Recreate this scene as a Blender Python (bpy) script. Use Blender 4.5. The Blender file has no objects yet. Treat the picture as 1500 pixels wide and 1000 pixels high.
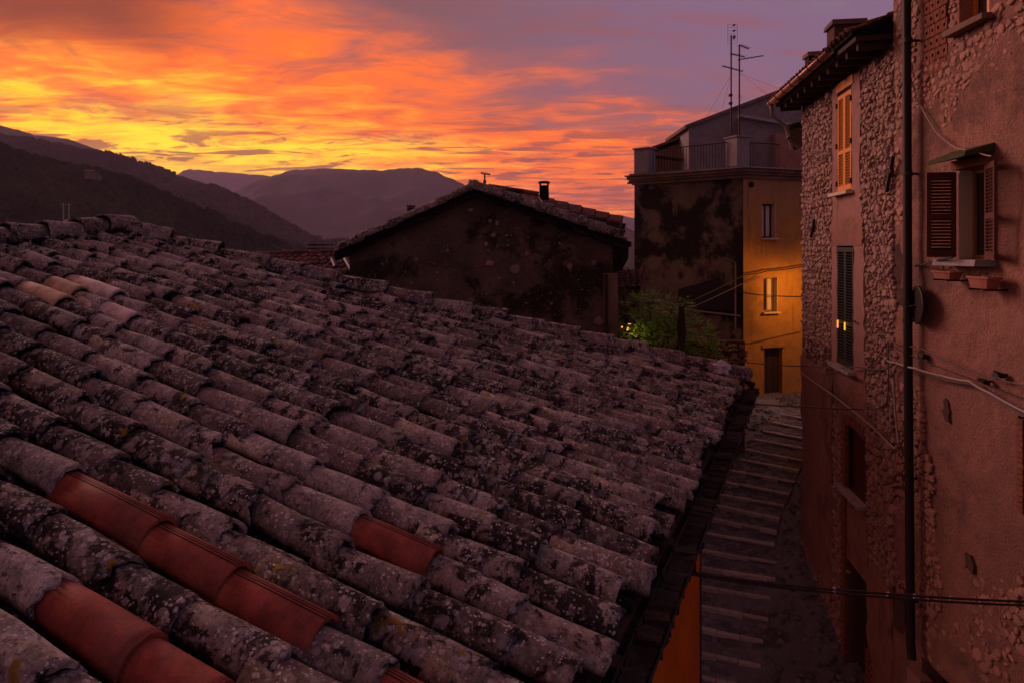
import bpy, math, random
import numpy as np
from mathutils import Vector, Matrix, noise

random.seed(7)
R = math.radians
sc = bpy.context.scene
col = sc.collection

# ------------------------------------------------------------------ camera, exposure
F = 1040.0            # focal length in photo pixels (photo 1500 wide)
HX, HY = 750.0, 361.0  # principal column, horizon row
cam_d = bpy.data.cameras.new('camera')
cam = bpy.data.objects.new('camera', cam_d)
col.objects.link(cam)
cam_d.sensor_width = 36.0
cam_d.lens = F / 1500 * 36
cam_d.shift_y = (HY - 500) / 1500
cam_d.clip_start = 0.05
cam_d.clip_end = 20000
cam.rotation_euler = (R(90), 0, 0)
sc.camera = cam
sc.view_settings.view_transform = 'Standard'
sc.view_settings.look = 'None'
sc.view_settings.exposure = 0.12
sc.view_settings.gamma = 1.0
sc.cycles.max_bounces = 6
sc.cycles.volume_bounces = 0

# ------------------------------------------------------------------ node helper
class NT:
    def __init__(s, tree):
        s.t = tree; s.n = tree.nodes; s.l = tree.links
    def add(s, typ, ins=None, **props):
        nd = s.n.new(typ)
        for k, v in props.items(): setattr(nd, k, v)
        if ins:
            for k, v in ins.items():
                sock = nd.inputs[k]
                if hasattr(v, 'is_output') or isinstance(v, bpy.types.NodeSocket): s.l.new(v, sock)
                else: sock.default_value = v
        return nd
    def m(s, op, a, b=0.0, c=0.0, clamp=False):
        nd = s.add('ShaderNodeMath', {0: a, 1: b, 2: c}, operation=op, use_clamp=clamp)
        return nd.outputs[0]
    def vm(s, op, a, b=(0, 0, 0)):
        nd = s.add('ShaderNodeVectorMath', {0: a, 1: b}, operation=op)
        return nd.outputs[0]
    def mix(s, f, a, b, typ='MIX'):
        nd = s.add('ShaderNodeMix', data_type='RGBA', blend_type=typ)
        nd.clamp_factor = True
        for i, v in ((0, f), (6, a), (7, b)):
            if isinstance(v, bpy.types.NodeSocket): s.l.new(v, nd.inputs[i])
            else: nd.inputs[i].default_value = v if i == 0 else (*v[:3], 1)
        return nd.outputs[2]
    def ramp(s, f, pts, interp='LINEAR'):
        nd = s.add('ShaderNodeValToRGB', {0: f})
        cr = nd.color_ramp; cr.interpolation = interp
        while len(cr.elements) < len(pts): cr.elements.new(0.5)
        for e, (p, c) in zip(cr.elements, pts):
            e.position = p
            e.color = (*c, 1) if not isinstance(c, (int, float)) else (c, c, c, 1)
        return nd.outputs[0]
    def step(s, f, a, b):
        nd = s.add('ShaderNodeMapRange', {0: f, 1: a, 2: b, 3: 0.0, 4: 1.0}, interpolation_type='SMOOTHSTEP')
        return nd.outputs[0]
    def noise(s, vec, scale, detail=4.0, rough=0.55, dist=0.0):
        nd = s.add('ShaderNodeTexNoise', {'Vector': vec, 'Scale': scale, 'Detail': detail, 'Roughness': rough, 'Distortion': dist})
        return nd.outputs[0]
    def voro(s, vec, scale, feature='F1', rnd=1.0):
        return s.add('ShaderNodeTexVoronoi', {'Vector': vec, 'Scale': scale, 'Randomness': rnd}, feature=feature)

# ------------------------------------------------------------------ world: dusk sky with burning clouds
SUN_AZ, SUN_EL = R(-48), R(18.0)     # azimuth to the right of +Y
world = bpy.data.worlds.new('World'); sc.world = world; world.use_nodes = True
W = NT(world.node_tree); W.n.clear()
tc = W.add('ShaderNodeTexCoord').outputs['Generated']
sep = W.add('ShaderNodeSeparateXYZ', {0: tc})
dx, dy, dz = sep.outputs
az = W.m('ARCTAN2', dx, dy)
el = W.m('ARCSINE', dz)
zz = W.m('ADD', W.m('MAXIMUM', dz, 0.0), 0.055)
cu = W.m('DIVIDE', dx, zz); cv = W.m('DIVIDE', dy, zz)
cloud = W.add('ShaderNodeCombineXYZ', {0: cu, 1: cv, 2: 0.0}).outputs[0]
rot = W.add('ShaderNodeMapping', {'Vector': cloud, 'Rotation': (0, 0, R(24)), 'Scale': (0.62, 1.0, 1.0)}).outputs[0]
n_big = W.noise(rot, 0.32, 5, 0.5, 0.4)
n_mid = W.noise(W.vm('ADD', rot, (11.3, 4.1, 0)), 1.1, 6, 0.58, 0.5)
n_fine = W.noise(W.vm('ADD', rot, (3.3, 14.1, 5)), 3.2, 7, 0.6, 0.8)
a_off = W.m('DIVIDE', W.m('SUBTRACT', az, -0.45), 0.98)
e_off = W.m('DIVIDE', W.m('SUBTRACT', W.m('ADD', el, W.m('MULTIPLY', az, 0.15)), 0.055), 0.205)
e_off = W.m('MULTIPLY', e_off, W.m('ADD', 1.0, W.m('MULTIPLY', W.m('LESS_THAN', e_off, 0.0), -0.45)))
d = W.m('SQRT', W.m('ADD', W.m('MULTIPLY', a_off, a_off), W.m('MULTIPLY', e_off, e_off)))
d = W.m('ADD', d, W.m('MULTIPLY', W.m('SUBTRACT', n_big, 0.5), 1.0))
d = W.m('ADD', d, W.m('MULTIPLY', W.m('SUBTRACT', n_mid, 0.5), 1.15))
d = W.m('ADD', d, W.m('MULTIPLY', W.m('SUBTRACT', n_fine, 0.5), 1.25))
base = W.ramp(W.m('DIVIDE', d, 4.0), [
    (0.00, (2.0, 1.0, 0.0)), (0.06, (1.9, 0.72, 0.0)), (0.105, (1.6, 0.34, 0.0)),
    (0.15, (1.25, 0.185, 0.0)), (0.195, (0.95, 0.16, 0.03)), (0.24, (0.52, 0.12, 0.08)),
    (0.30, (0.30, 0.12, 0.145)), (0.40, (0.22, 0.13, 0.21)), (0.60, (0.235, 0.245, 0.29)), (1.0, (0.25, 0.275, 0.325))])
# small dark cloud bars low over the hills
bars = W.step(W.noise(W.vm('ADD', rot, (7.7, 2.2, 9)), 2.3, 8, 0.66, 0.7), 0.49, 0.58)
low = W.m('MULTIPLY', W.step(el, 0.22, 0.12), W.step(el, 0.02, 0.09))
bars = W.m('MULTIPLY', W.m('MULTIPLY', bars, low), 0.86)
c1 = W.mix(bars, base, (0.30, 0.07, 0.055))
# mauve to blue veil high on the right
veil = W.m('MULTIPLY', W.step(W.m('ADD', W.m('ADD', el, W.m('MULTIPLY', az, 0.21)), W.m('MULTIPLY', W.m('SUBTRACT', n_mid, 0.5), 0.24)), 0.185, 0.31), W.step(az, -0.55, -0.25))
vcol = W.mix(W.step(az, -0.25, 0.35), (0.215, 0.085, 0.085), (0.22, 0.13, 0.22))
c2 = W.mix(W.m('MULTIPLY', veil, W.m('SUBTRACT', 0.98, W.m('MULTIPLY', W.step(n_fine, 0.46, 0.62), 0.32))), c1, vcol)
streak = W.step(W.noise(W.vm('ADD', rot, (17.0, 3.0, 2)), 1.3, 9, 0.68, 0.9), 0.52, 0.64)
c2 = W.mix(W.m('MULTIPLY', streak, 0.45), c2, (0.32, 0.085, 0.07))
# warm dark smoke high on the left
smoke = W.m('MULTIPLY', W.step(W.m('ADD', el, W.m('MULTIPLY', W.m('SUBTRACT', n_big, 0.5), 0.30)), 0.20, 0.27), W.step(az, -0.34, -0.52))
c3 = W.mix(W.m('MULTIPLY', smoke, 0.92), c2, (0.21, 0.036, 0.010))
below = W.step(dz, -0.02, -0.10)
c4 = W.mix(below, c3, (0.03, 0.02, 0.025))
bg1 = W.add('ShaderNodeBackground', {'Color': c4, 'Strength': 1.0})
sky = W.add('ShaderNodeTexSky', sky_type='NISHITA', sun_disc=False, sun_elevation=R(1.0), sun_rotation=SUN_AZ)
bg2 = W.add('ShaderNodeBackground', {'Color': sky.outputs[0], 'Strength': 0.008})
addn = W.add('ShaderNodeAddShader', {0: bg1.outputs[0], 1: bg2.outputs[0]})
W.add('ShaderNodeOutputWorld', {'Surface': addn.outputs[0]})

# afterglow: the one sun lamp, broad and red
sun_d = bpy.data.lights.new('sun', 'SUN'); sun = bpy.data.objects.new('sun', sun_d); col.objects.link(sun)
sun_d.energy = 2.5; sun_d.angle = R(34); sun_d.color = (1.0, 0.52, 0.44)
sdir = Vector((math.sin(SUN_AZ) * math.cos(SUN_EL), math.cos(SUN_AZ) * math.cos(SUN_EL), math.sin(SUN_EL)))
sun.rotation_euler = sdir.to_track_quat('Z', 'Y').to_euler()

# ------------------------------------------------------------------ geometry helpers
class MB:
    """collects shapes in world coordinates, then links them as one mesh"""
    def __init__(s): s.v = []; s.f = []; s.sm = []
    def add(s, vs, fs, smooth=False):
        o = len(s.v); s.v += [tuple(p) for p in vs]; s.f += [tuple(i + o for i in f) for f in fs]; s.sm += [smooth] * len(fs)
    def box(s, c, size, M=None, jit=0.0):
        hx, hy, hz = size[0] / 2, size[1] / 2, size[2] / 2
        M = M or Matrix.Identity(3); c = Vector(c)
        vs = [c + M @ Vector((x * hx, y * hy, z * hz)) + Vector([random.uniform(-jit, jit) for _ in range(3)]) for x, y, z in
              ((-1, -1, -1), (1, -1, -1), (1, 1, -1), (-1, 1, -1), (-1, -1, 1), (1, -1, 1), (1, 1, 1), (-1, 1, 1))]
        s.add(vs, [(0, 3, 2, 1), (4, 5, 6, 7), (0, 1, 5, 4), (1, 2, 6, 5), (2, 3, 7, 6), (3, 0, 4, 7)])
    def hexa(s, vs):
        s.add(vs, [(0, 3, 2, 1), (4, 5, 6, 7), (0, 1, 5, 4), (1, 2, 6, 5), (2, 3, 7, 6), (3, 0, 4, 7)])
    def bar(s, a, b, w, h, up=(0, 0, 1)):
        a, b = Vector(a), Vector(b); y = (b - a).normalized(); x = y.cross(Vector(up)).normalized(); z = x.cross(y)
        vs = []
        for p in (a, b):
            vs += [p - x * w / 2 - z * h / 2, p + x * w / 2 - z * h / 2, p + x * w / 2 + z * h / 2, p - x * w / 2 + z * h / 2]
        s.add(vs, [(0, 1, 2, 3), (7, 6, 5, 4), (0, 4, 5, 1), (1, 5, 6, 2), (2, 6, 7, 3), (3, 7, 4, 0)])
    def tube(s, pts, r, seg=8, cap=True):
        pts = [Vector(p) for p in pts]; n = len(pts); rs = r if isinstance(r, (list, tuple)) else [r] * n
        rings = []
        ref = Vector((0, 0, 1)) if abs((pts[1] - pts[0]).normalized().z) < 0.9 else Vector((1, 0, 0))
        for i, p in enumerate(pts):
            t = (pts[min(i + 1, n - 1)] - pts[max(i - 1, 0)]).normalized()
            x = t.cross(ref).normalized(); y = x.cross(t)
            rings.append([p + (x * math.cos(2 * math.pi * k / seg) + y * math.sin(2 * math.pi * k / seg)) * rs[i] for k in range(seg)])
        vs = [q for rg in rings for q in rg]
        fs = [(i * seg + k, i * seg + (k + 1) % seg, (i + 1) * seg + (k + 1) % seg, (i + 1) * seg + k) for i in range(n - 1) for k in range(seg)]
        s.add(vs, fs, True)
        if cap: s.add(rings[0], [tuple(range(seg))]); s.add(rings[-1], [tuple(range(seg))[::-1]])
    def poly_prism(s, pts, d):
        pts = [Vector(p) for p in pts]; d = Vector(d); n = len(pts)
        s.add(pts + [p + d for p in pts], [tuple(range(n)), tuple(range(n, 2 * n))[::-1]] + [(i, i + n, (i + 1) % n + n, (i + 1) % n) for i in range(n)])
    def mesh(s, name, mat, off=Vector((0, 0, 0))):
        me = bpy.data.meshes.new(name)
        me.from_pydata([(p[0] - off.x, p[1] - off.y, p[2] - off.z) for p in s.v], [], s.f)
        me.polygons.foreach_set('use_smooth', s.sm)
        if mat: me.materials.append(mat)
        me.update(); return me
    def build(s, name, mat, parent=None, **kw):
        base = WL.get(parent.name, Vector((0, 0, 0))) if parent else kw.pop('loc', None)
        if base is None:
            base = Vector((sum(p[0] for p in s.v) / len(s.v), sum(p[1] for p in s.v) / len(s.v), min(p[2] for p in s.v)))
        base = Vector(base)
        o = bpy.data.objects.new(name, s.mesh(name, mat, base)); col.objects.link(o)
        WL[o.name] = base
        if parent: o.parent = parent
        else: o.location = base
        return tag(o, **kw)
WL = {}
def tag(o, label=None, cat=None, group=None, kind=None):
    for k, v in (('label', label), ('category', cat), ('group', group), ('kind', kind)):
        if v: o[k] = v
    return o
def thing(name, loc, label=None, cat=None, group=None, kind=None):
    o = bpy.data.objects.new(name, None); col.objects.link(o); o.location = loc; o.empty_display_size = 0.2
    WL[o.name] = Vector(loc); return tag(o, label, cat, group, kind)
def link_inst(name, me, M, parent):
    """an instance of shared mesh data under a parent, M in world space"""
    o = bpy.data.objects.new(name, me); col.objects.link(o); o.parent = parent
    o.matrix_local = Matrix.Translation(-WL[parent.name]) @ M
    return o
def P(x, y, Y): return Vector(((x - HX) / F * Y, Y, (HY - y) / F * Y))   # a measured point of the photo at depth Y metres
def pix(p): return HX + F * p[0] / p[1], HY - F * p[2] / p[1]
def rnd(a, b): return random.uniform(a, b)
def lerp(a, b, t): return a + (b - a) * t
def interp(x, tab):
    if x <= tab[0][0]:
        (x0, y0), (x1, y1) = tab[0], tab[1]
        return y0 + (y1 - y0) * (x - x0) / (x1 - x0)
    for (x0, y0), (x1, y1) in zip(tab, tab[1:]):
        if x <= x1: return y0 + (y1 - y0) * (x - x0) / (x1 - x0)
    return tab[-1][1]
def joined(name, mats_meshes, mat, parent, kind='stuff', smooth=True, loc=None):
    """many transformed copies of small meshes as one mesh (numpy)"""
    V = []; Fc = []; o = 0
    cache = {}
    for me, M in mats_meshes:
        if me.name not in cache:
            a = np.empty(len(me.vertices) * 3); me.vertices.foreach_get('co', a); a = a.reshape(-1, 3)
            cache[me.name] = (a, [tuple(p.vertices) for p in me.polygons])
        a, fs = cache[me.name]
        m = np.array(M); V.append(a @ m[:3, :3].T + m[:3, 3]); Fc += [tuple(i + o for i in f) for f in fs]; o += len(a)
    V = np.concatenate(V)
    base = WL[parent.name] if parent else Vector(loc or (0, 0, 0))
    V = V - np.array(base)
    me = bpy.data.meshes.new(name); me.from_pydata(V.tolist(), [], Fc)
    me.polygons.foreach_set('use_smooth', [smooth] * len(Fc)); me.materials.append(mat); me.update()
    ob = bpy.data.objects.new(name, me); col.objects.link(ob); WL[ob.name] = base
    if parent: ob.parent = parent
    else: ob.location = base
    if kind: ob['kind'] = kind
    return ob

# ------------------------------------------------------------------ materials
def new_mat(name):
    m = bpy.data.materials.new(name); m.use_nodes = True; t = NT(m.node_tree); t.n.clear(); return m, t
def finish(t, colr, rough=0.9, bump=None, strength=0.4, dist=0.01, metallic=0.0, spec=0.3):
    ins = {'Base Color': colr, 'Roughness': rough, 'Metallic': metallic, 'Specular IOR Level': spec}
    if bump is not None:
        ins['Normal'] = t.add('ShaderNodeBump', {'Height': bump, 'Strength': strength, 'Distance': dist}).outputs[0]
    b = t.add('ShaderNodeBsdfPrincipled', ins)
    t.add('ShaderNodeOutputMaterial', {'Surface': b.outputs[0]})
def coords(t, per_object=True):
    oc = t.add('ShaderNodeTexCoord').outputs['Object']
    if not per_object: return oc, None
    r1 = t.add('ShaderNodeObjectInfo').outputs['Random']; r2 = t.add('ShaderNodeNewGeometry').outputs['Random Per Island']
    r = t.m('FRACT', t.m('ADD', t.m('MULTIPLY', r1, 7.31), t.m('MULTIPLY', r2, 13.7)))
    off = t.add('ShaderNodeCombineXYZ', {0: t.m('MULTIPLY', r, 91.0), 1: t.m('MULTIPLY', r, 37.0), 2: t.m('MULTIPLY', r, 53.0)}).outputs[0]
    return t.vm('ADD', oc, off), r
def S3(k, c): return tuple(k * v for v in c)

def tile_material(name, a, b, lichen=0.5, black=0.5, ochre=True):
    m, t = new_mat(name); v, r = coords(t)
    hue = t.m('FRACT', t.m('MULTIPLY', r, 17.0))
    base = t.mix(hue, a, b)
    base = t.mix(t.step(t.noise(v, 8, 6, 0.65), 0.35, 0.68), base, S3(0.36, b))
    base = t.mix(t.m('MULTIPLY', t.m('POWER', t.m('FRACT', t.m('MULTIPLY', r, 73.0)), 1.5), 0.88), base, S3(0.22, a))
    lum = t.m('FRACT', t.m('MULTIPLY', r, 41.0))
    # black crust
    nb = t.noise(v, 9, 8, 0.72, 0.4)
    th = t.m('ADD', 0.545 - 0.22 * black, t.m('MULTIPLY', lum, 0.17))
    mk = t.step(t.m('SUBTRACT', nb, th), -0.015, 0.035)
    base = t.mix(t.m('MULTIPLY', mk, 0.93), base, (0.012, 0.009, 0.010))
    # grey lichen rosettes of three sizes
    wob = t.vm('ADD', v, t.add('ShaderNodeVectorMath', {0: t.add('ShaderNodeTexNoise', {'Vector': v, 'Scale': 30.0, 'Detail': 3.0}).outputs[1], 3: 0.03}, operation='SCALE').outputs[0])
    for sc_, thr, colr, amt in ((17, 0.60, (0.34, 0.32, 0.32), 0.6), (34, 0.46, (0.48, 0.46, 0.46), 0.65), (75, 0.40, (0.60, 0.57, 0.57), 0.75)):
        vo = t.voro(wob, sc_)
        sel = t.m('LESS_THAN', t.add('ShaderNodeSeparateColor', {0: vo.outputs['Color']}).outputs[0], thr * lichen * 1.5)
        rad = t.m('ADD', 0.22, t.m('MULTIPLY', t.add('ShaderNodeSeparateColor', {0: vo.outputs['Color']}).outputs[1], 0.28))
        disc = t.step(t.m('SUBTRACT', rad, vo.outputs['Distance']), 0.0, 0.05)
        patch = t.step(t.noise(v, 6 + sc_ * 0.05, 3, 0.5), 0.38, 0.55)
        base = t.mix(t.m('MULTIPLY', t.m('MULTIPLY', disc, sel), t.m('MULTIPLY', patch, amt)), base, colr)
    grain = t.noise(t.vm('ADD', v, (2, 7, 1)), 70, 7, 0.75)
    base = t.mix(t.m('MULTIPLY', t.step(grain, 0.50, 0.60), 0.6), base, (0.02, 0.015, 0.015))
    # powdery grey film
    film = t.step(t.noise(t.vm('ADD', v, (5, 5, 5)), 22, 6, 0.7), 0.50, 0.66)
    base = t.mix(t.m('MULTIPLY', film, 0.42 * lichen * 1.6), base, (0.37, 0.34, 0.36))
    if ochre:
        oc = t.m('MULTIPLY', t.step(t.noise(t.vm('ADD', v, (50, 5, 5)), 7, 4, 0.6), 0.63, 0.68), t.m('GREATER_THAN', t.m('FRACT', t.m('MULTIPLY', r, 131.0)), 0.72))
        base = t.mix(oc, base, (0.20, 0.125, 0.018))
    h = t.m('ADD', t.noise(v, 45, 6, 0.65), t.m('MULTIPLY', mk, 0.25))
    finish(t, base, 0.92, h, 0.7, 0.006, spec=0.15)
    return m
M_tile = tile_material('old_lichen_tile', (0.29, 0.215, 0.18), (0.47, 0.42, 0.38), 0.6, 0.5)
M_cap = tile_material('ridge_tile', (0.30, 0.21, 0.17), (0.33, 0.28, 0.25), 0.65, 0.4)
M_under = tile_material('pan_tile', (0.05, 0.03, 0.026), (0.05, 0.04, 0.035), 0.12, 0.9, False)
M_farred = tile_material('red_roof_tile', (0.30, 0.10, 0.075), (0.26, 0.12, 0.09), 0.08, 0.1, False)
M_brownroof = tile_material('brown_roof_tile', (0.23, 0.075, 0.045), (0.16, 0.07, 0.05), 0.2, 0.2, False)

def clay_material(name, c, dirty=0.2):
    m, t = new_mat(name); v, r = coords(t)
    base = t.mix(t.step(t.noise(v, 11, 6, 0.65), 0.3, 0.7), c, S3(0.5, c))
    base = t.mix(t.m('MULTIPLY', t.step(t.noise(t.vm('ADD', v, (3, 9, 2)), 5, 6, 0.7), 0.5, 0.66), 0.45), base, (0.10, 0.06, 0.05))
    base = t.mix(t.m('MULTIPLY', t.step(t.noise(v, 120, 2, 0.6), 0.52, 0.7), dirty), base, S3(0.35, c))
    sp = t.step(t.noise(t.vm('ADD', v, (9, 9, 9)), 30, 5, 0.7), 0.62, 0.72)
    base = t.mix(t.m('MULTIPLY', sp, dirty), base, (0.05, 0.035, 0.03))
    finish(t, base, 0.75, t.noise(v, 160, 3, 0.6), 0.3, 0.003, spec=0.3)
    return m
M_newred = clay_material('new_red_clay', (0.37, 0.085, 0.055), 0.5)
M_groove = clay_material('dark_groove', (0.10, 0.022, 0.018), 0.4)
M_beige = clay_material('beige_clay', (0.58, 0.42, 0.26), 0.4)
M_pale = clay_material('pale_pink_clay', (0.68, 0.55, 0.52), 0.35)

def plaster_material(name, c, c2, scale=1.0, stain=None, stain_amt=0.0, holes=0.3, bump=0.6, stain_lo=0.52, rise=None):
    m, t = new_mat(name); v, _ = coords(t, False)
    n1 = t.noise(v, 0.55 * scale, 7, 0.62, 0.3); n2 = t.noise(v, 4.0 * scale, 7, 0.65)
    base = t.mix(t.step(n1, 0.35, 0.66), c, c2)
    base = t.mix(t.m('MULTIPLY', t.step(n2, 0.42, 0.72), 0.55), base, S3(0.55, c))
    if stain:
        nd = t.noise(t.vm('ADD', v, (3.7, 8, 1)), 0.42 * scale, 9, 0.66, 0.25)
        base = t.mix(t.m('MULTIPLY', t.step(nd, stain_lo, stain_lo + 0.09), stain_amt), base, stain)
    gr = t.step(t.noise(v, 38 * scale, 4, 0.7), 0.60, 0.72)
    base = t.mix(t.m('MULTIPLY', gr, 0.6 * holes / 0.3 * 0.6), base, S3(0.25, c))
    h = t.m('ADD', t.m('MULTIPLY', n2, 1.2), t.m('SUBTRACT', t.noise(v, 26 * scale, 5, 0.7), t.m('MULTIPLY', gr, holes)))
    finish(t, base, 0.95, h, bump, 0.045, spec=0.1)
    return m
M_plaster = plaster_material('pink_weathered_plaster', (0.48, 0.25, 0.20), (0.35, 0.19, 0.16), 1.3, (0.19, 0.12, 0.10), 0.7, 1.0, 1.0, 0.52)
M_mortar = plaster_material('old_wall_mortar', (0.17, 0.10, 0.085), (0.13, 0.08, 0.07), 1.6, (0.10, 0.075, 0.07), 0.6, 0.5, 0.9, 0.52)
M_band = plaster_material('window_band_plaster', (0.36, 0.20, 0.175), (0.32, 0.18, 0.16), 1.5, (0.17, 0.10, 0.09), 0.5, 0.2, 0.3, 0.55)
M_yellow = plaster_material('yellow_plaster', (0.47, 0.24, 0.055), (0.40, 0.22, 0.065), 0.8, (0.22, 0.13, 0.06), 0.75, 0.3, 0.4, 0.52)
def dim_upper(m, z0, z1, colr, amt):
    """greys the colour of the upper storey, as if beyond the lamplight"""
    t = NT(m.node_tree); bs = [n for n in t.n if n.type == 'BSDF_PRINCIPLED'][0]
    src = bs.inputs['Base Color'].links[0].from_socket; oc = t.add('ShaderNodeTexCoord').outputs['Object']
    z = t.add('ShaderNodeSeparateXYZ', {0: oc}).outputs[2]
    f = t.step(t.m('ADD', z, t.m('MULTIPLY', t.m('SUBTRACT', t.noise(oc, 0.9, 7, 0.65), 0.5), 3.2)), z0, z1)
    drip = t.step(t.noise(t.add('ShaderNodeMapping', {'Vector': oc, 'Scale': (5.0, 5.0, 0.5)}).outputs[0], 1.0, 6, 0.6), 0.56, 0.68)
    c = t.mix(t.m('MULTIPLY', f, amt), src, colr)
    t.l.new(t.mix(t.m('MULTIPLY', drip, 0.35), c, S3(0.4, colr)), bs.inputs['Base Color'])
dim_upper(M_yellow, 6.0, 9.2, (0.27, 0.19, 0.135), 0.75)  # dimmer, unlit upper front put into the plaster colour
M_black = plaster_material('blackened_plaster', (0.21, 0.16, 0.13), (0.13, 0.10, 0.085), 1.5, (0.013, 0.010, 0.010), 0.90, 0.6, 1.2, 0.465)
M_gable = plaster_material('dark_gable_render', (0.25, 0.18, 0.15), (0.13, 0.10, 0.085), 2.2, (0.03, 0.023, 0.021), 0.85, 0.8, 1.2, 0.49)
M_grey = plaster_material('grey_render', (0.27, 0.24, 0.25), (0.23, 0.20, 0.21), 1.1, (0.16, 0.13, 0.135), 0.6, 0.1, 0.25, 0.56)
M_orange = plaster_material('orange_plaster', (0.62, 0.17, 0.012), (0.50, 0.14, 0.015), 2.2, (0.80, 0.30, 0.03), 0.5, 0.25, 0.4, 0.60)
M_cornice = plaster_material('brown_cornice', (0.27, 0.18, 0.15), (0.17, 0.12, 0.10), 2.0, (0.04, 0.03, 0.028), 0.6, 0.3, 0.6, 0.54)
M_ground = plaster_material('earth', (0.10, 0.085, 0.05), (0.06, 0.055, 0.03), 0.05, None, 0, 0.3, 0.4)
M_mud = plaster_material('stony_dirt', (0.25, 0.26, 0.31), (0.19, 0.195, 0.235), 2.5, (0.05, 0.045, 0.043), 0.6, 0.5, 1.0, 0.52)
M_bed = plaster_material('mortar_bed', (0.060, 0.048, 0.043), (0.030, 0.025, 0.024), 6.0, (0.012, 0.010, 0.010), 0.8, 0.5, 1.0, 0.5)

M_silt = plaster_material('gutter_silt', (0.10, 0.08, 0.07), (0.07, 0.06, 0.05), 6.0, (0.02, 0.017, 0.015), 0.7, 0.5, 1.0, 0.5)
def piece_material(name, a, b, dark=0.5, bscale=40, rough=0.93, bump=0.7):
    m, t = new_mat(name); v, r = coords(t)
    base = t.mix(t.m('FRACT', t.m('MULTIPLY', r, 19.0)), a, b)
    base = t.mix(t.m('MULTIPLY', t.step(t.noise(v, 9, 5, 0.65), 0.45, 0.7), dark), base, S3(0.3, a))
    n = t.noise(v, bscale, 5, 0.65)
    finish(t, base, rough, n, bump, 0.01, spec=0.15)
    return m
M_stone = piece_material('rubble_stone', (0.44, 0.28, 0.24), (0.27, 0.175, 0.15), 0.6, 26)
M_pstone = piece_material('plaster_smeared_stone', (0.47, 0.26, 0.21), (0.33, 0.19, 0.155), 0.5, 26)
M_dstone = piece_material('dark_rubble', (0.34, 0.25, 0.22), (0.13, 0.095, 0.085), 0.6, 26)
M_brick = piece_material('old_brick', (0.26, 0.10, 0.065), (0.20, 0.085, 0.06), 0.5, 50)
M_paver = piece_material('grey_paver', (0.18, 0.19, 0.235), (0.08, 0.085, 0.105), 0.5, 60)
M_edge = piece_material('step_edging', (0.40, 0.38, 0.40), (0.30, 0.285, 0.30), 0.5, 50)
M_farhouse = piece_material('far_house_wall', (0.24, 0.18, 0.16), (0.17, 0.13, 0.12), 0.5, 2)

def simple(name, c, rough=0.6, metallic=0.0, n=0.3, scale=20, bump=0.2):
    m, t = new_mat(name); v, r = coords(t)
    base = t.mix(t.m('MULTIPLY', t.noise(v, scale, 5, 0.65), n * 2), c, S3(0.4, c))
    finish(t, base, rough, t.noise(v, scale * 3, 4, 0.6), bump, 0.004, metallic)
    return m
M_iron = simple('dark_iron', (0.05, 0.042, 0.042), 0.6, 0.6)
M_pipe = simple('dark_pipe', (0.020, 0.013, 0.013), 0.55, 0.2)
M_zinc = simple('aged_zinc', (0.028, 0.025, 0.026), 0.9, 0.0, 0.4, 30)
M_copper = simple('copper_gutter', (0.50, 0.24, 0.17), 0.45, 0.55, 0.3, 8)
M_greyPipe = simple('grey_downpipe', (0.30, 0.25, 0.26), 0.5, 0.3)
M_cable = simple('black_cable', (0.035, 0.028, 0.03), 0.6)
M_cableW = simple('pale_cable', (0.42, 0.34, 0.33), 0.6)
M_cableG = simple('dusty_cable', (0.17, 0.13, 0.13), 0.7)
M_brown = simple('brown_shutter_paint', (0.125, 0.040, 0.030), 0.6, 0, 0.35, 14)
M_green = simple('dark_green_shutter_paint', (0.030, 0.036, 0.027), 0.55, 0, 0.3, 14)
M_orangeWood = simple('orange_varnished_wood', (0.78, 0.30, 0.065), 0.5, 0, 0.2, 10)
M_redWood = simple('dark_red_shutter_paint', (0.115, 0.026, 0.018), 0.6, 0, 0.35, 12)
M_ywood = simple('ochre_window_frame', (0.34, 0.19, 0.055), 0.6, 0, 0.3, 14)
M_wood = simple('weathered_beam', (0.06, 0.038, 0.03), 0.85, 0, 0.4, 16, 0.5)
M_white = simple('white_curtain', (0.62, 0.60, 0.60), 0.8, 0, 0.1, 6)
M_whitepaint = simple('white_reveal', (0.62, 0.52, 0.42), 0.85, 0, 0.2, 6)
M_moss = simple('mossy_slab', (0.075, 0.085, 0.03), 0.95, 0, 0.5, 20, 0.8)
M_terra = simple('terracotta_pot', (0.36, 0.13, 0.09), 0.8)
M_dark = simple('unlit_room', (0.006, 0.005, 0.005), 0.9)
M_bag = simple('pale_plastic_bag', (0.55, 0.53, 0.62), 0.5, 0, 0.2, 20)
M_twig = simple('branch_bark', (0.05, 0.035, 0.028), 0.9)
m, t = new_mat('window_glass'); v, _ = coords(t)
finish(t, (0.03, 0.03, 0.035, 1), 0.08, t.noise(v, 6, 2), 0.03, 0.01, spec=0.6); M_glass = m
m, t = new_mat('warm_glow')
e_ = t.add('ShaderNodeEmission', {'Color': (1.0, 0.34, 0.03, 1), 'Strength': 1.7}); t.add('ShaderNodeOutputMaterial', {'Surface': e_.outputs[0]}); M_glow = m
def leaf_material(name, a, b, trans=True):
    m, t = new_mat(name); v, r = coords(t)
    base = t.mix(t.m('FRACT', t.m('MULTIPLY', r, 29.0)), a, b)
    finish(t, base, 0.6, None, spec=0.3); return m
M_leaf = leaf_material('green_leaf', (0.17, 0.36, 0.045), (0.32, 0.50, 0.07))
M_leafy = leaf_material('yellowing_leaf', (0.20, 0.15, 0.02), (0.09, 0.09, 0.02))
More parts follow.
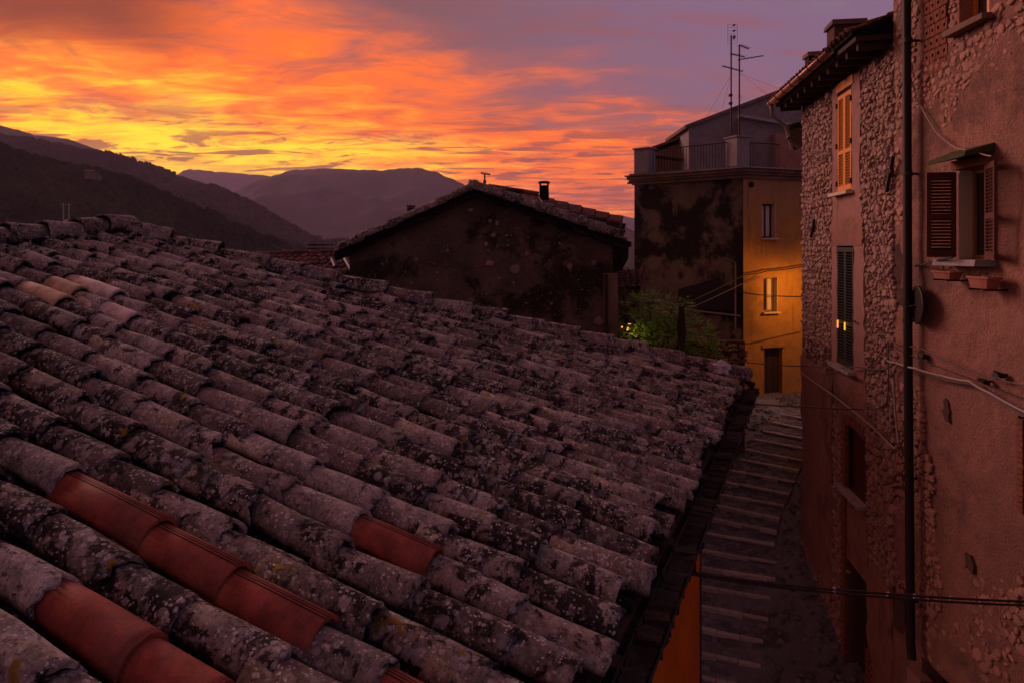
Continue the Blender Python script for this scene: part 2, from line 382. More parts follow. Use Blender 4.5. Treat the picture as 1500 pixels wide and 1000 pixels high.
def forest_material(name, a, b, sc_=0.02):
    m, t = new_mat(name); v, r = coords(t)
    g = t.add('ShaderNodeTexCoord').outputs['Object']
    base = t.mix(t.m('FRACT', t.m('MULTIPLY', r, 23.0)), a, b)
    base = t.mix(t.step(t.noise(g, sc_, 4, 0.6), 0.4, 0.62), base, S3(0.55, a))
    finish(t, base, 0.95, t.noise(g, 0.35, 4, 0.7), 0.8, 1.0, spec=0.05); return m
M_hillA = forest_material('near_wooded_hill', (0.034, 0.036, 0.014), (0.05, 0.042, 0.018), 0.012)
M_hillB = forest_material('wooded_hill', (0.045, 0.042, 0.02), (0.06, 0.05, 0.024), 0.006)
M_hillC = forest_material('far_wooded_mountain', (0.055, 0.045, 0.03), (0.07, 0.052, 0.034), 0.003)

# ------------------------------------------------------------------ the land
def ground_sheet():
    n = 48; radii = [0.0, 30, 45, 60, 90, 130, 180, 260, 400, 700, 1200, 2500, 5000, 9000]
    vs = [(0, 0, -13.0)]
    for r_ in radii[1:]:
        for k in range(n):
            a = 2 * math.pi * k / n; x, y = r_ * math.sin(a), r_ * math.cos(a)
            z = -13.0 if r_ < 50 else max(-95, -13 - (r_ - 50) * 0.32) + (noise.noise((x * .01, y * .01, 0)) * 5 if 100 < r_ < 1000 else 0)
            vs.append((x, y, z))
    fs = [(0, 1 + (k + 1) % n, 1 + k) for k in range(n)]
    for i in range(len(radii) - 2):
        for k in range(n):
            a, b = 1 + i * n + k, 1 + i * n + (k + 1) % n
            fs.append((a, b, b + n, a + n))
    mb = MB(); mb.add(vs, [f[::-1] for f in fs]); return mb.build('ground', M_ground, loc=(0, 0, 0), kind='structure')
ground_sheet()

HILLS = {}
def hill(name, mat, D, crest, foot, depth_f, depth_b, nx=220, ny=26, amp=0.02, floor=-110, seed=0):
    """crest: photo points of the skyline, at a real distance D; slopes fall to the valley on both sides"""
    x0, x1 = crest[0][0], crest[-1][0]
    vs = []; fs = []
    tot = ny * 2 + 1
    for i in range(nx + 1):
        x = lerp(x0, x1, i / nx)
        yy = interp(x, crest)
        X = (x - HX) / F * D; zc = (HY - yy) / F * D
        for j in range(-ny, ny + 1):
            q = j / ny
            if q <= 0: Yp = D + q * depth_f; k = (1 + q)
            else: Yp = D + q * depth_b; k = (1 - q)
            f_ = k ** 0.9 if k > 0 else 0
            z = lerp(floor, zc, f_)
            w = 1 - abs(2 * k - 1)
            z += w * (noise.fractal((X / D * 9 + seed, Yp / D * 9, 0), 1.0, 2.0, 4) * D * amp * 2.2)
            z += noise.fractal((X / D * 90 + seed, Yp / D * 90, 3), 0.8, 2.0, 3) * D * 0.0016
            vs.append((X, Yp, z))
    for i in range(nx):
        for j in range(tot - 1):
            a = i * tot + j; fs.append((a, a + 1, a + tot + 1, a + tot))
    mb = MB(); mb.add(vs, [f[::-1] for f in fs], True)
    o = mb.build(name, mat, loc=(0, 0, 0), kind='structure')
    HILLS[name + str(seed)] = (vs, nx, tot)
    return vs, nx, tot
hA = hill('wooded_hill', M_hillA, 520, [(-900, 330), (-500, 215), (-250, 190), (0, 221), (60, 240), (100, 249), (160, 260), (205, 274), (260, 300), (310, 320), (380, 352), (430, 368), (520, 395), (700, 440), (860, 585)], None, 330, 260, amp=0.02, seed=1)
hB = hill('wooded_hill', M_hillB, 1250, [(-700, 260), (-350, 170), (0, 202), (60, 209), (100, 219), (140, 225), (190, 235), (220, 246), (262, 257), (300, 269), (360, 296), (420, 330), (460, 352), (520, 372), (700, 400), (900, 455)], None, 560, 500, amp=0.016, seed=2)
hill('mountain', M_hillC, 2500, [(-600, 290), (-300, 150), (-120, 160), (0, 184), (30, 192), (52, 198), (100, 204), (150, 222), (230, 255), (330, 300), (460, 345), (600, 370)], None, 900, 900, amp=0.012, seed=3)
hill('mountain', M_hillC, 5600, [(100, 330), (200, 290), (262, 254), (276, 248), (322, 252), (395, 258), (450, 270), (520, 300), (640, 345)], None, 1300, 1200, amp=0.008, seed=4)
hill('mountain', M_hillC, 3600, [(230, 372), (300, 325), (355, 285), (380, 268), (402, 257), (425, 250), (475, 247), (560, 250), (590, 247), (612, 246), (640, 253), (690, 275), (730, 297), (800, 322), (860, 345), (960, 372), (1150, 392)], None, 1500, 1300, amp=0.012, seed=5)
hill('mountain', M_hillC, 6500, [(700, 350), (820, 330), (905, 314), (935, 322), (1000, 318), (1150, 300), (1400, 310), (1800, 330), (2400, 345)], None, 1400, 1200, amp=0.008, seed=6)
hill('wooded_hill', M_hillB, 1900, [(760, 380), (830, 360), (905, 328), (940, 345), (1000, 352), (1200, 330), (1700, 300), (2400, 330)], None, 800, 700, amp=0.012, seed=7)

def forest(name, hdata, n, r0, r1, mat, seed):
    random.seed(seed)
    vs, nx, tot = hdata; cells = []
    g = (1 + 5 ** .5) / 2
    ico = [(-1, g, 0), (1, g, 0), (-1, -g, 0), (1, -g, 0), (0, -1, g), (0, 1, g), (0, -1, -g), (0, 1, -g), (g, 0, -1), (g, 0, 1), (-g, 0, -1), (-g, 0, 1)]
    icf = [(0, 11, 5), (0, 5, 1), (0, 1, 7), (0, 7, 10), (0, 10, 11), (1, 5, 9), (5, 11, 4), (11, 10, 2), (10, 7, 6), (7, 1, 8), (3, 9, 4), (3, 4, 2), (3, 2, 6), (3, 6, 8), (3, 8, 9), (4, 9, 5), (2, 4, 11), (6, 2, 10), (8, 6, 7), (9, 8, 1)]
    ico = np.array(ico) / 1.902; V = []; Fc = []; o = 0
    k = 0
    while k < n:
        i = random.randrange(nx); j = random.randrange(tot // 2 + 3)
        a = Vector(vs[i * tot + j]); b = Vector(vs[min(i + 1, nx) * tot + j]); c = Vector(vs[i * tot + min(j + 1, tot - 1)])
        u, w = random.random(), random.random()
        p = a + (b - a) * u + (c - a) * w
        px, py = pix(p)
        if px < -120 or px > 640 or py > 420: 
            if random.random() < 0.9: continue
        if noise.noise((p.x * .008, p.y * .008, 5)) < -0.42: continue
        r_ = rnd(r0, r1)
        s_ = np.array([r_ * rnd(.8, 1.2), r_ * rnd(.8, 1.2), r_ * rnd(.8, 1.35)])
        jit = 1 + (np.random.rand(12, 1) - .5) * 0.5
        V.append(ico * jit * s_ + np.array((p.x, p.y, p.z + r_ * 0.25)))
        Fc += [tuple(q + o for q in f) for f in icf]; o += 12; k += 1
    me = bpy.data.meshes.new(name); me.from_pydata(np.concatenate(V).tolist(), [], Fc); me.materials.append(mat); me.update()
    ob = bpy.data.objects.new(name, me); col.objects.link(ob); ob['kind'] = 'stuff'
np.random.seed(3)
forest('forest', hA, 14000, 2.6, 5.2, M_hillA, 11)
forest('forest', hB, 12000, 4.5, 7.5, M_hillB, 12)
random.seed(21)

# pylons and the little house on the near hill, village in the valley
def hill_house(x, y, Y, w, d_, h, label, group=None):
    b = P(x, y, Y); t_ = thing('farmhouse', b, label, 'house', group)
    mb = MB(); mb.box(b + Vector((0, 0, h / 2 - 1)), (w, d_, h + 2)); mb.build('wall', M_farhouse, t_)
    mb = MB(); z = b.z + h
    for sx in (-1, 1):
        mb.hexa([Vector((b.x - w * .55, b.y + sx * d_ * .6, z - .1)), Vector((b.x + w * .55, b.y + sx * d_ * .6, z - .1)), Vector((b.x + w * .55, b.y, z + h * .35)), Vector((b.x - w * .55, b.y, z + h * .35)),
                 Vector((b.x - w * .55, b.y + sx * d_ * .6, z + .3)), Vector((b.x + w * .55, b.y + sx * d_ * .6, z + .3)), Vector((b.x + w * .55, b.y, z + h * .35 + .4)), Vector((b.x - w * .55, b.y, z + h * .35 + .4))])
    mb.build('roof', M_brownroof, t_)
    for k in range(2):
        mb = MB(); mb.box(b + Vector((lerp(-w * .3, w * .3, k), -d_ / 2 - .02, h * .5)), (w * .12, .06, h * .25)); mb.build('window', M_dark, t_)
hill_house(133, 258, 470, 5.5, 5, 2.6, 'pale stone farmhouse alone on the dark wooded slope')
hill_house(142, 260, 474, 4, 4, 1.6, 'low annex to the right of the lone hillside farmhouse')
for i, (x, w, h) in enumerate(((484, 9, 6), (490, 7, 5), (497, 10, 7), (503, 8, 6), (508, 7, 7))):
    where = ('leftmost of the five small pale valley houses left of the gable', 'second from the left of the five small valley houses left of the gable', 'middle one of the five small valley houses left of the gable', 'second from the right of the five small valley houses left of the gable', 'rightmost of the five small valley houses, against the gable verge')[i]
    hill_house(x, 357 + (i % 2) * 2, 900, w, 7, h * 0.75, where, 'valley houses left of the gable')
for x, lab in ((93, 'left one of the two thin power poles on the dark wooded slope'), (101, 'right one of the two thin power poles on the dark wooded slope')):
    b = P(x, 326, 330); t_ = thing('power_pole', b, lab, 'power pole', 'power poles on the near slope')
    mb = MB(); mb.tube([b - Vector((0, 0, 3)), b + Vector((0, 0, 9))], 0.28, 6); mb.build('pole', M_greyPipe, t_)
    mb = MB(); mb.box(b + Vector((0, 0, 8.2)), (2.4, .25, .25)); mb.build('crossarm', M_greyPipe, t_)
# dark building with a flat roof far down left of the gable
b = P(470, 372, 60); t_ = thing('valley_building', b, 'dark flat-topped building peeping over the red roof left of the gable', 'building')
mb = MB(); mb.box(b + Vector((0, 0, -2)), (1.4, 3, 6.0)); mb.build('wall', M_gable, t_)
for k in range(3):
    mb = MB(); mb.box(b + Vector((0, -.1, .25 + .32 * k)), (1.6, 3.2, .09)); mb.build('ledge', M_greyPipe, t_)

# ------------------------------------------------------------------ roof tiles
def tile_mesh(name, mat, L=0.45, R0=0.092, R1=0.074, th=0.013, seg=10, rough=0.003, chip=0.012, grooves=False, half=82, seed=0):
    """curved clay tile: y = 0 is the wide lower end, arch over x, z up; origin between the lower feet"""
    rg = random.Random(seed)
    ys = [0, .04, L * .5, L] if not grooves else [0, L * .5, L]
    A = [R(lerp(-half, half, k / seg)) for k in range(seg + 1)]
    if grooves:   # three fine grooves on one shoulder
        A = [R(a) for a in (-84, -72, -60, -48, -36, -24, -14, -9.9, -9.3, -7, -4.7, -4.1, -1.4, -.8, 1.5, 3.8, 4.4, 7.1, 7.7, 10, 12.3, 12.9, 20, 30, 42, 54, 66, 76, 84)]
        gi = {R(a) for a in (-7, 1.5, 10)}
    else: gi = set()
    ph = rg.uniform(0, 6); bend = rg.uniform(-.006, .006)
    ochip = [rg.uniform(0, chip) if rg.random() < .6 else rg.uniform(0, chip * 2.2) for _ in A]
    vs = []; fs = []; n = len(A)
    for lay in (0, 1):
        for j, y in enumerate(ys):
            r_ = lerp(R0, R1, y / L) - lay * th
            for k, a in enumerate(A):
                rr = r_ + (rg.uniform(-rough, rough) if not grooves else 0) + (0.003 * math.sin(3 * a + ph + y * 9) if not grooves else 0) - (0.009 if (a in gi and not lay) else 0)
                yy = y + (ochip[k] if j == 0 else 0) - (ochip[k] * .6 if j == len(ys) - 1 else 0)
                vs.append((rr * math.sin(a) * 1.03 + bend * math.sin(math.pi * y / L), yy, rr * (math.cos(a) - math.cos(R(half))) / (1 - math.cos(R(half))) * 1.08))
    m_ = len(ys); o = m_ * n
    for j in range(m_ - 1):
        for k in range(n - 1):
            a = j * n + k; fs.append((a, a + 1, a + n + 1, a + n)); b_ = o + a; fs.append((b_, b_ + n, b_ + n + 1, b_ + 1))
    for k in range(n - 1):
        fs.append((k, o + k, o + k + 1, k + 1)); a = (m_ - 1) * n + k; fs.append((a, a + 1, o + a + 1, o + a))
    for j in range(m_ - 1):
        a = j * n; fs.append((a, a + n, o + a + n, o + a)); a += n - 1; fs.append((a, o + a, o + a + n, a + n))
    me = bpy.data.meshes.new(name); me.from_pydata(vs, [], fs); me.materials.append(mat)
    nf = 2 * (m_ - 1) * (n - 1)
    me.polygons.foreach_set('use_smooth', [i < nf for i in range(len(fs))])
    if grooves:      # the fine grooves get a darker clay colour
        me.materials.append(M_groove)
        for i in range(0, nf, 2):
            k = (i // 2) % (n - 1)
            if A[k] in gi or A[k + 1] in gi: me.polygons[i].material_index = 1
    me.update(); me.validate(); return me
OLD = [tile_mesh('roof_tile', M_tile, L=rl, R0=r0, R1=r0 * .88, seed=i, rough=.0035, chip=.016) for i, (rl, r0) in enumerate(
    [(.48, .082), (.50, .086), (.47, .079), (.49, .088), (.46, .082), (.50, .084), (.51, .080), (.48, .089), (.45, .083), (.49, .082)])]
# a few broken ones with a slanted lower end
for i in range(4):
    me = tile_mesh('roof_tile', M_tile, L=.48, R0=.087, R1=.077, seed=50 + i, chip=.02)
    sgn = 1 if i % 2 else -1
    for v_ in me.vertices:
        if v_.co.y < .1: v_.co.y += .05 + sgn * v_.co.x * .55 + .012 * math.sin(v_.co.x * 90)
    OLD.append(me)
NEWRED = tile_mesh('roof_tile', M_newred, L=.50, R0=.088, R1=.079, chip=.001, grooves=True)
NEWRED2 = tile_mesh('roof_tile', M_newred, L=.49, R0=.087, R1=.075, rough=.0006, chip=.001, seg=14)
BEIGE = tile_mesh('roof_tile', M_beige, L=.50, R0=.094, R1=.082, rough=.001, chip=.005, seg=14)
PALE = tile_mesh('roof_tile', M_pale, L=.50, R0=.090, R1=.080, rough=.001, chip=.005, seg=14)
CAPS = [tile_mesh('ridge_tile', M_cap, L=.5, R0=.115, R1=.098, seed=80 + i, rough=.006, chip=.02) for i in range(5)]
LOW = [tile_mesh('roof_tile', M_farred, L=.45, R0=.092, R1=.076, seed=120 + i, seg=6) for i in range(3)]
LOWB = [tile_mesh('roof_tile', M_brownroof, L=.45, R0=.092, R1=.076, seed=130 + i, seg=6) for i in range(3)]

def frame(o, x, y, z):
    M = Matrix((x, y, z)).transposed().to_4x4(); M.translation = o; return M

# ---- the foreground house
E = Vector((.3896, .921, 0)).normalized()
U = Vector((-.8855, .3746, .2749)); U = (U - E * U.dot(E)).normalized()
N = E.cross(U); N = N if N.z > 0 else -N
HR = 1.53
def RP(s, v, h=0.0): return E * s + U * v + N * (h - HR)
def inv_roof(x, y):
    d_ = Vector(((x - HX) / F, 1, (HY - y) / F)); t_ = -HR / d_.dot(N); p = d_ * t_
    return p.dot(E), p.dot(U)
WALL_BOT = -11.5
fg = thing('tiled_house', (RP(4, 1.5).x, RP(4, 1.5).y, WALL_BOT), 'foreground house with a big roof of weathered lichen-covered tiles and orange alley wall', 'house')
def vmax(s):
    if s < 4.92: return interp(s, [(3.56, 5.66), (4.92, 6.03)])
    return interp(s, [(4.92, 6.03), (5.18, 5.62), (5.56, 4.69), (5.885, 4.08), (6.36, 3.23), (7.41, 1.59), (8.19, .35), (8.3, .15)])
# deck under the tiles, following the roof outline
mb = MB(); out = [(-.6, .215), (8.15, .215), (7.38, 1.59), (6.33, 3.23), (5.53, 4.69), (5.15, 5.6), (4.9, 6.0), (3.56, 5.64), (-.6, 4.5)]
mb.poly_prism([RP(s, v, -.15) for s, v in out], N * -.10)
roof = mb.build('roof', M_bed, fg)
YR = -(E.cross(U)).z  # unused sign guard
Xa = E
def tile_M(s, v, base_h=-.088, yaw=0.0, tilt=0.0, roll=0.0, flip=False):
    y = U; z = N; x = y.cross(z)
    M = frame(RP(s, v, base_h), x, y, z)
    M = M @ Matrix.Rotation(yaw, 4, 'Z') @ Matrix.Rotation(tilt, 4, 'X')
    if roll: M = M @ Matrix.Rotation(roll, 4, 'Y')
    return M
tiles = []; pans = []
SP = .2072
s = 1.84 - 11 * SP
ci = 0
cols = []
while s < 8.1:
    cols.append(s + rnd(-.006, .006)); s += SP
special = {}   # measured spots of the odd tiles: (photo x, y of lower crest end) -> mesh
marks = [((232, 765), NEWRED), ((354, 828), NEWRED), ((484, 906), NEWRED), ((216, 936), NEWRED2), ((330, 1003), NEWRED2), ((652, 798), NEWRED), ((519, 932), OLD[3]), ((680, 1052), NEWRED),
         ((106, 436), BEIGE), ((180, 427), PALE), ((196, 462), PALE), ((128, 423), BEIGE)]
for s in cols:
    drift = rnd(-.012, .012); vm_ = vmax(s)
    v = rnd(.205, .305); ph = rnd(0, 6); lift = rnd(-.006, .008)
    while v < vm_ - .04:
        ds = .010 * math.sin(v * 1.3 + ph) + drift * v / 6
        wild = random.random() < .10
        kind = random.choice(OLD[:10]) if random.random() > .12 else random.choice(OLD[10:])
        tiles.append([s + ds + rnd(-.007, .007) + (rnd(-.02, .02) if wild else 0), v + rnd(-.015, .015), lift + .008 + rnd(-.006, .008) + (rnd(0, .02) if wild else 0),
                      R(rnd(-3, 3) + (rnd(-7, 7) if wild else 0)), R(-2.7 + rnd(-1.1, .7)), R(rnd(-6, 6)), kind])
        v += rnd(.335, .41) if random.random() > .14 else rnd(.2, .3)
# a second, displaced layer of loose tiles near the far eave, as the photo shows there
for (sx, sv), me in marks:
    ts, tv = inv_roof(sx, sv)
    cand = [t_ for t_ in tiles if len(t_) == 7]
    best = min(cand, key=lambda t_: (abs(t_[0] - ts) * 1.6) ** 2 + (t_[1] - tv) ** 2)
    best[0] = lerp(best[0], ts, .25); best[1] = tv; best[2] = .018 if me is OLD[3] else (-.012 if sv > 1050 else .003); best[3] = R(rnd(-1, 1)); best[4] = R(-2.6); best[5] = 0; best[6] = me; best.append(1)
    # keep neighbours of the same column clear of it
    for t_ in list(tiles):
        if t_ is not best and len(t_) == 7 and abs(t_[0] - best[0]) < .1 and -.36 < t_[1] - best[1] < .36: tiles.remove(t_)
for s in cols:      # fill the gaps left in a column
    c_ = sorted([t_ for t_ in tiles if abs(t_[0] - s) < .1], key=lambda t_: t_[1])
    for a, b_ in zip(c_, c_[1:]):
        if b_[1] - a[1] > .5: tiles.append([(a[0] + b_[0]) / 2, (a[1] + b_[1]) / 2, .004, R(rnd(-2, 2)), R(-4), 0, random.choice(OLD[:10])])
def score(t_):
    p = RP(t_[0], t_[1] + .2); 
    if p.y < .3: return 0
    x, y = pix(p)
    if x < -60 or x > 1560 or y > 1060: return 0
    return 1 / p.length_squared
tiles.sort(key=score, reverse=True)
for i, t_ in enumerate(tiles[:300]):
    o = link_inst('roof_tile', t_[6], tile_M(t_[0], t_[1], -.088 + t_[2], t_[3], t_[4], t_[5]), roof)
joined('roof_tile', [(t_[6], tile_M(t_[0], t_[1], -.088 + t_[2], t_[3], t_[4], t_[5])) for t_ in tiles[300:]], M_tile, roof)
# pan tiles: the same clay turned over in the channels
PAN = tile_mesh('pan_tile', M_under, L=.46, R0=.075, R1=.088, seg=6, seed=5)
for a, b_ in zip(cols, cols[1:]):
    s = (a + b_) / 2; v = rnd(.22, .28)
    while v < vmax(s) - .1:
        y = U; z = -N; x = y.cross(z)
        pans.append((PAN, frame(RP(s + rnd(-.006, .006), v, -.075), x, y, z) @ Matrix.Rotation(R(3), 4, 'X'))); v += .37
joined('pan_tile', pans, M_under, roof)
# crumbs, twigs and moss in the channels
mb = MB()
for _ in range(420):
    s = random.choice(cols) + SP / 2 + rnd(-.03, .03); v = rnd(.4, 6.5)
    if v > vmax(s) - .1: continue
    p = RP(s, v, -.105 + rnd(0, .02)); mb.box(p, (rnd(.01, .04), rnd(.01, .05), rnd(.008, .02)), Matrix.Rotation(rnd(0, 6), 3, 'Z'), .004)
mb.build('moss_crumb', M_bed, roof, kind='stuff')

def capline(pts, name='ridge_tile', step=.40, bed=True, far=False, side=-.02):
    """ridge tiles laid along a polyline in roof coordinates on a lumpy bed of mortar"""
    P3 = [RP(a, b_, h) for a, b_, h in pts]
    bedmb = MB()
    for A_, B_ in zip(P3, P3[1:]):
        L_ = (B_ - A_).length; n_ = max(1, round(L_ / step)); dv = (B_ - A_).normalized()
        for k in range(n_):
            p = A_ + dv * (L_ * k / n_)
            yv = (dv + Vector((rnd(-.03, .03), rnd(-.03, .03), rnd(-.02, .02)))).normalized(); x = yv.cross(N).normalized(); z = x.cross(yv)
            link_inst(name, random.choice(CAPS), frame(p + N * rnd(-.01, .012), x, yv, z) @ Matrix.Rotation(R(-3.2 + rnd(-1, 1)), 4, 'X') @ Matrix.Rotation(R(rnd(-6, 6)), 4, 'Y'), roof)
        m_ = int(L_ / .06)
        x = dv.cross(N).normalized()
        for k in range(m_):
            for q in (-1, 1):
                c = A_ + dv * (L_ * (k + random.random()) / m_) + x * q * rnd(.05, .125) + N * rnd(-.05, -.01)
                bedmb.box(c, (rnd(.04, .07), rnd(.04, .08), rnd(.04, .07)), Matrix.Rotation(rnd(0, 3), 3, random.choice('XYZ')), .018)
    bedmb.build('mortar_bed', M_bed, roof, kind='stuff')
capline([(8.17, .22, -.03), (7.40, 1.6, -.03), (6.35, 3.25, -.03), (5.87, 4.1, -.03), (5.55, 4.7, -.03), (5.17, 5.62, -.02), (4.93, 6.02, 0)])
capline([(-.5, 4.56, -.02), (1.8, 5.18, -.02), (3.56, 5.66, -.02), (4.3, 5.86, 0), (4.93, 6.05, .02)], step=.43)

# walls, gutter
def sheet(mb, a, b_, z0, z1, th):
    """vertical slab from a to b (xy), thickness away from the right-hand side"""
    a = Vector((a[0], a[1], 0)); b_ = Vector((b_[0], b_[1], 0)); nrm = Vector(((b_ - a).y, -(b_ - a).x, 0)).normalized() * th
    vs = [a, b_, b_ - nrm, a - nrm]
    mb.hexa([Vector((p.x, p.y, z0)) for p in vs] + [Vector((p.x, p.y, z1)) for p in vs])
WH = Vector((-.921, .3896, 0))   # horizontal, into the house
def HP(s, w): return E * s + WH * w
zE = RP(3, .3).z
mb = MB(); a = HP(-.6, 1.02); b_ = HP(7.15, 1.02)
sheet(mb, a, b_, WALL_BOT, zE - .16, .4); mb.build('wall', M_orange, fg)
mb = MB(); sheet(mb, HP(7.15, 1.0), HP(4.75, 6.2), WALL_BOT, zE - .25, -.35)
mb.build('wall', M_gable, fg)
mb = MB(); pA, pB, pC = HP(7.15, 1.05), HP(4.75, 6.15), None
za, zb = RP(7.4, .7, -.27).z, RP(5.0, 5.8, -.30).z
mb.hexa([Vector((pA.x, pA.y, zE - .3)), Vector((pB.x, pB.y, zE - .3)), Vector((pB.x, pB.y, zE - .3)) - E * .3, Vector((pA.x, pA.y, zE - .3)) - E * .3,
         Vector((pA.x, pA.y, za)), Vector((pB.x, pB.y, zb)), Vector((pB.x, pB.y, zb)) - E * .3, Vector((pA.x, pA.y, za)) - E * .3])
mb.build('gable_infill', M_gable, fg)
# half-round gutter full of silt
def gutter(A_, B_, r_, mat, parent, name='gutter', out=None, seg=8, brackets=0):
    A_, B_ = Vector(A_), Vector(B_); t_ = (B_ - A_).normalized(); x = t_.cross(Vector((0, 0, 1))).normalized(); z = x.cross(t_)
    mb = MB(); vs = []; fs = []
    for p in (A_, B_):
        for rr in (r_, r_ * .9):
            for k in range(seg + 1):
                a = math.pi * k / seg; vs.append(p - x * math.cos(a) * rr - z * math.sin(a) * rr)
    q = seg + 1
    for k in range(seg):
        fs += [(k, k + 1, 2 * q + k + 1, 2 * q + k), (q + k, 3 * q + k, 3 * q + k + 1, q + k + 1), (k, q + k, q + k + 1, k + 1), (2 * q + k, 2 * q + k + 1, 3 * q + k + 1, 3 * q + k)]
    fs += [(0, 2 * q, 3 * q, q), (seg, q + seg, 3 * q + seg, 2 * q + seg)]
    mb.add(vs, fs, True)
    g = mb.build(name, mat, parent)
    return g, t_, x, z
gA, gB = RP(-.6, .145, -.10), RP(8.14, .145, -.10)
g_, t_, x_, z_ = gutter(gA, gB, .064, M_zinc, fg)
mb = MB()
n_ = 150
for k in range(n_):     # silt and moss lying in the gutter
    c = lerp(gA, gB, (k + .5) / n_); mb.box(c - Vector((0, 0, .022 + rnd(-.006, .012))), (rnd(.085, .108), rnd(.05, .1), .05), Matrix.Rotation(math.atan2(-E.x, E.y) + rnd(-.2, .2), 3, 'Z'), .012)
mb.build('silt', M_silt, g_, kind='stuff')
for k in range(5):
    mb = MB(); c = lerp(gA, gB, (k + .5) / 5)
    pts = [c + x_ * math.cos(a) * .070 - z_ * math.sin(a) * .070 for a in [math.pi * q / 8 for q in range(9)]]
    mb.tube(pts, .007, 5); mb.build('gutter_bracket', M_iron, g_)
mb = MB(); mb.bar(RP(-.6, .245, -.22), RP(8.12, .245, -.22), .05, .16); mb.build('fascia_board', M_wood, fg)
for k in range(14):
    mb = MB(); s = -.3 + k * .58; a = HP(s, .66); b_ = HP(s, 1.3); za_ = zE - .22
    mb.bar(Vector((a.x, a.y, za_)), Vector((b_.x, b_.y, za_ + .14)), .09, .11); mb.build('rafter', M_wood, fg)

# crumpled bag at the roof's far corner
random.seed(5)
c = RP(7.88, .50, .03); mb = MB(); vs = []; fs = []
for i in range(7):
    for k in range(12):
        th = math.pi * i / 6; a = 2 * math.pi * k / 12; rr = .085 * (1 + rnd(-.3, .35))
        vs.append(c + Vector((math.sin(th) * math.cos(a) * rr * 1.1, math.sin(th) * math.sin(a) * rr, math.cos(th) * rr * .9)))
for i in range(6):
    for k in range(12): fs.append((i * 12 + k, i * 12 + (k + 1) % 12, (i + 1) * 12 + (k + 1) % 12, (i + 1) * 12 + k))
mb.add(vs, fs); mb.build('plastic_bag', M_bag, label='crumpled pale plastic bag caught at the far lower corner of the big tiled roof', cat='plastic bag')
random.seed(22)

# ------------------------------------------------------------------ alley ground and steps
G_TAB = [(8, -9.5), (15.27, -7.6), (20.7, -6.2), (24.1, -5.46), (26.6, -5.05), (32, -5.0), (80, -5.0)]
def gz(X, Y): return interp(Y + .59 * X, G_TAB)
mb = MB(); nx, ny = 60, 110; vs = []
for i in range(nx + 1):
    for j in range(ny + 1):
        X = lerp(-.5, 15, i / nx); Y = lerp(1.5, 30, j / ny)
        vs.append((X, Y, gz(X, Y) - .05 + .05 * noise.fractal((X * 1.7, Y * 1.7, 0), 1, 2, 4) + .02 * noise.noise((X * 6, Y * 6, 2))))
mb.add(vs, [(i * (ny + 1) + j, (i + 1) * (ny + 1) + j, (i + 1) * (ny + 1) + j + 1, i * (ny + 1) + j + 1) for i in range(nx) for j in range(ny)], True)
mb.build('alley_ground', M_mud, loc=(6, 15, -7), kind='structure')
steps_px = [((1144, 607), (1190, 616)), ((1130, 619), (1185, 630)), ((1117, 632), (1182, 644)), ((1105, 644), (1180, 658)), ((1092, 659), (1176, 676)), ((1082, 673), (1170, 690)),
            ((1070, 690), (1164, 707)), ((1060, 706), (1156, 725)), ((1052, 725), (1148, 742)), ((1045, 740), (1142, 761)), ((1039, 760), (1138, 780)), ((1035, 782), (1135, 800)),
            ((1031, 807), (1135, 825)), ((1028, 832), (1136, 850)), ((1026, 860), (1129, 878)), ((1025, 889), (1126, 910)), ((1025, 922), (1119, 942)), ((1025, 959), (1115, 978)), ((1025, 994), (1113, 1015)), ((1025, 1034), (1111, 1056)), ((1025, 1080), (1110, 1104))]
edges = []
for (xl, yl), (xr, yr) in steps_px:
    # depth of the left end from the slope of the stairs, the nosing is level
    k = (yl - HY) / F; Yl = 11.69 / (k + .31); z = -k * Yl; Yr = -z * F / (yr - HY)
    Lp = Vector(((xl - HX) / F * Yl, Yl, z)); Rp = Vector(((xr - HX) / F * Yr, Yr, z))
    if yl > 800: Lp = Lp + (Lp - Rp) * .45
    edges.append((Lp, Rp))
st = thing('alley_steps', (edges[10][0].x, edges[10][0].y, -7.5), kind='structure')
pav = MB(); edgeobjs = 0
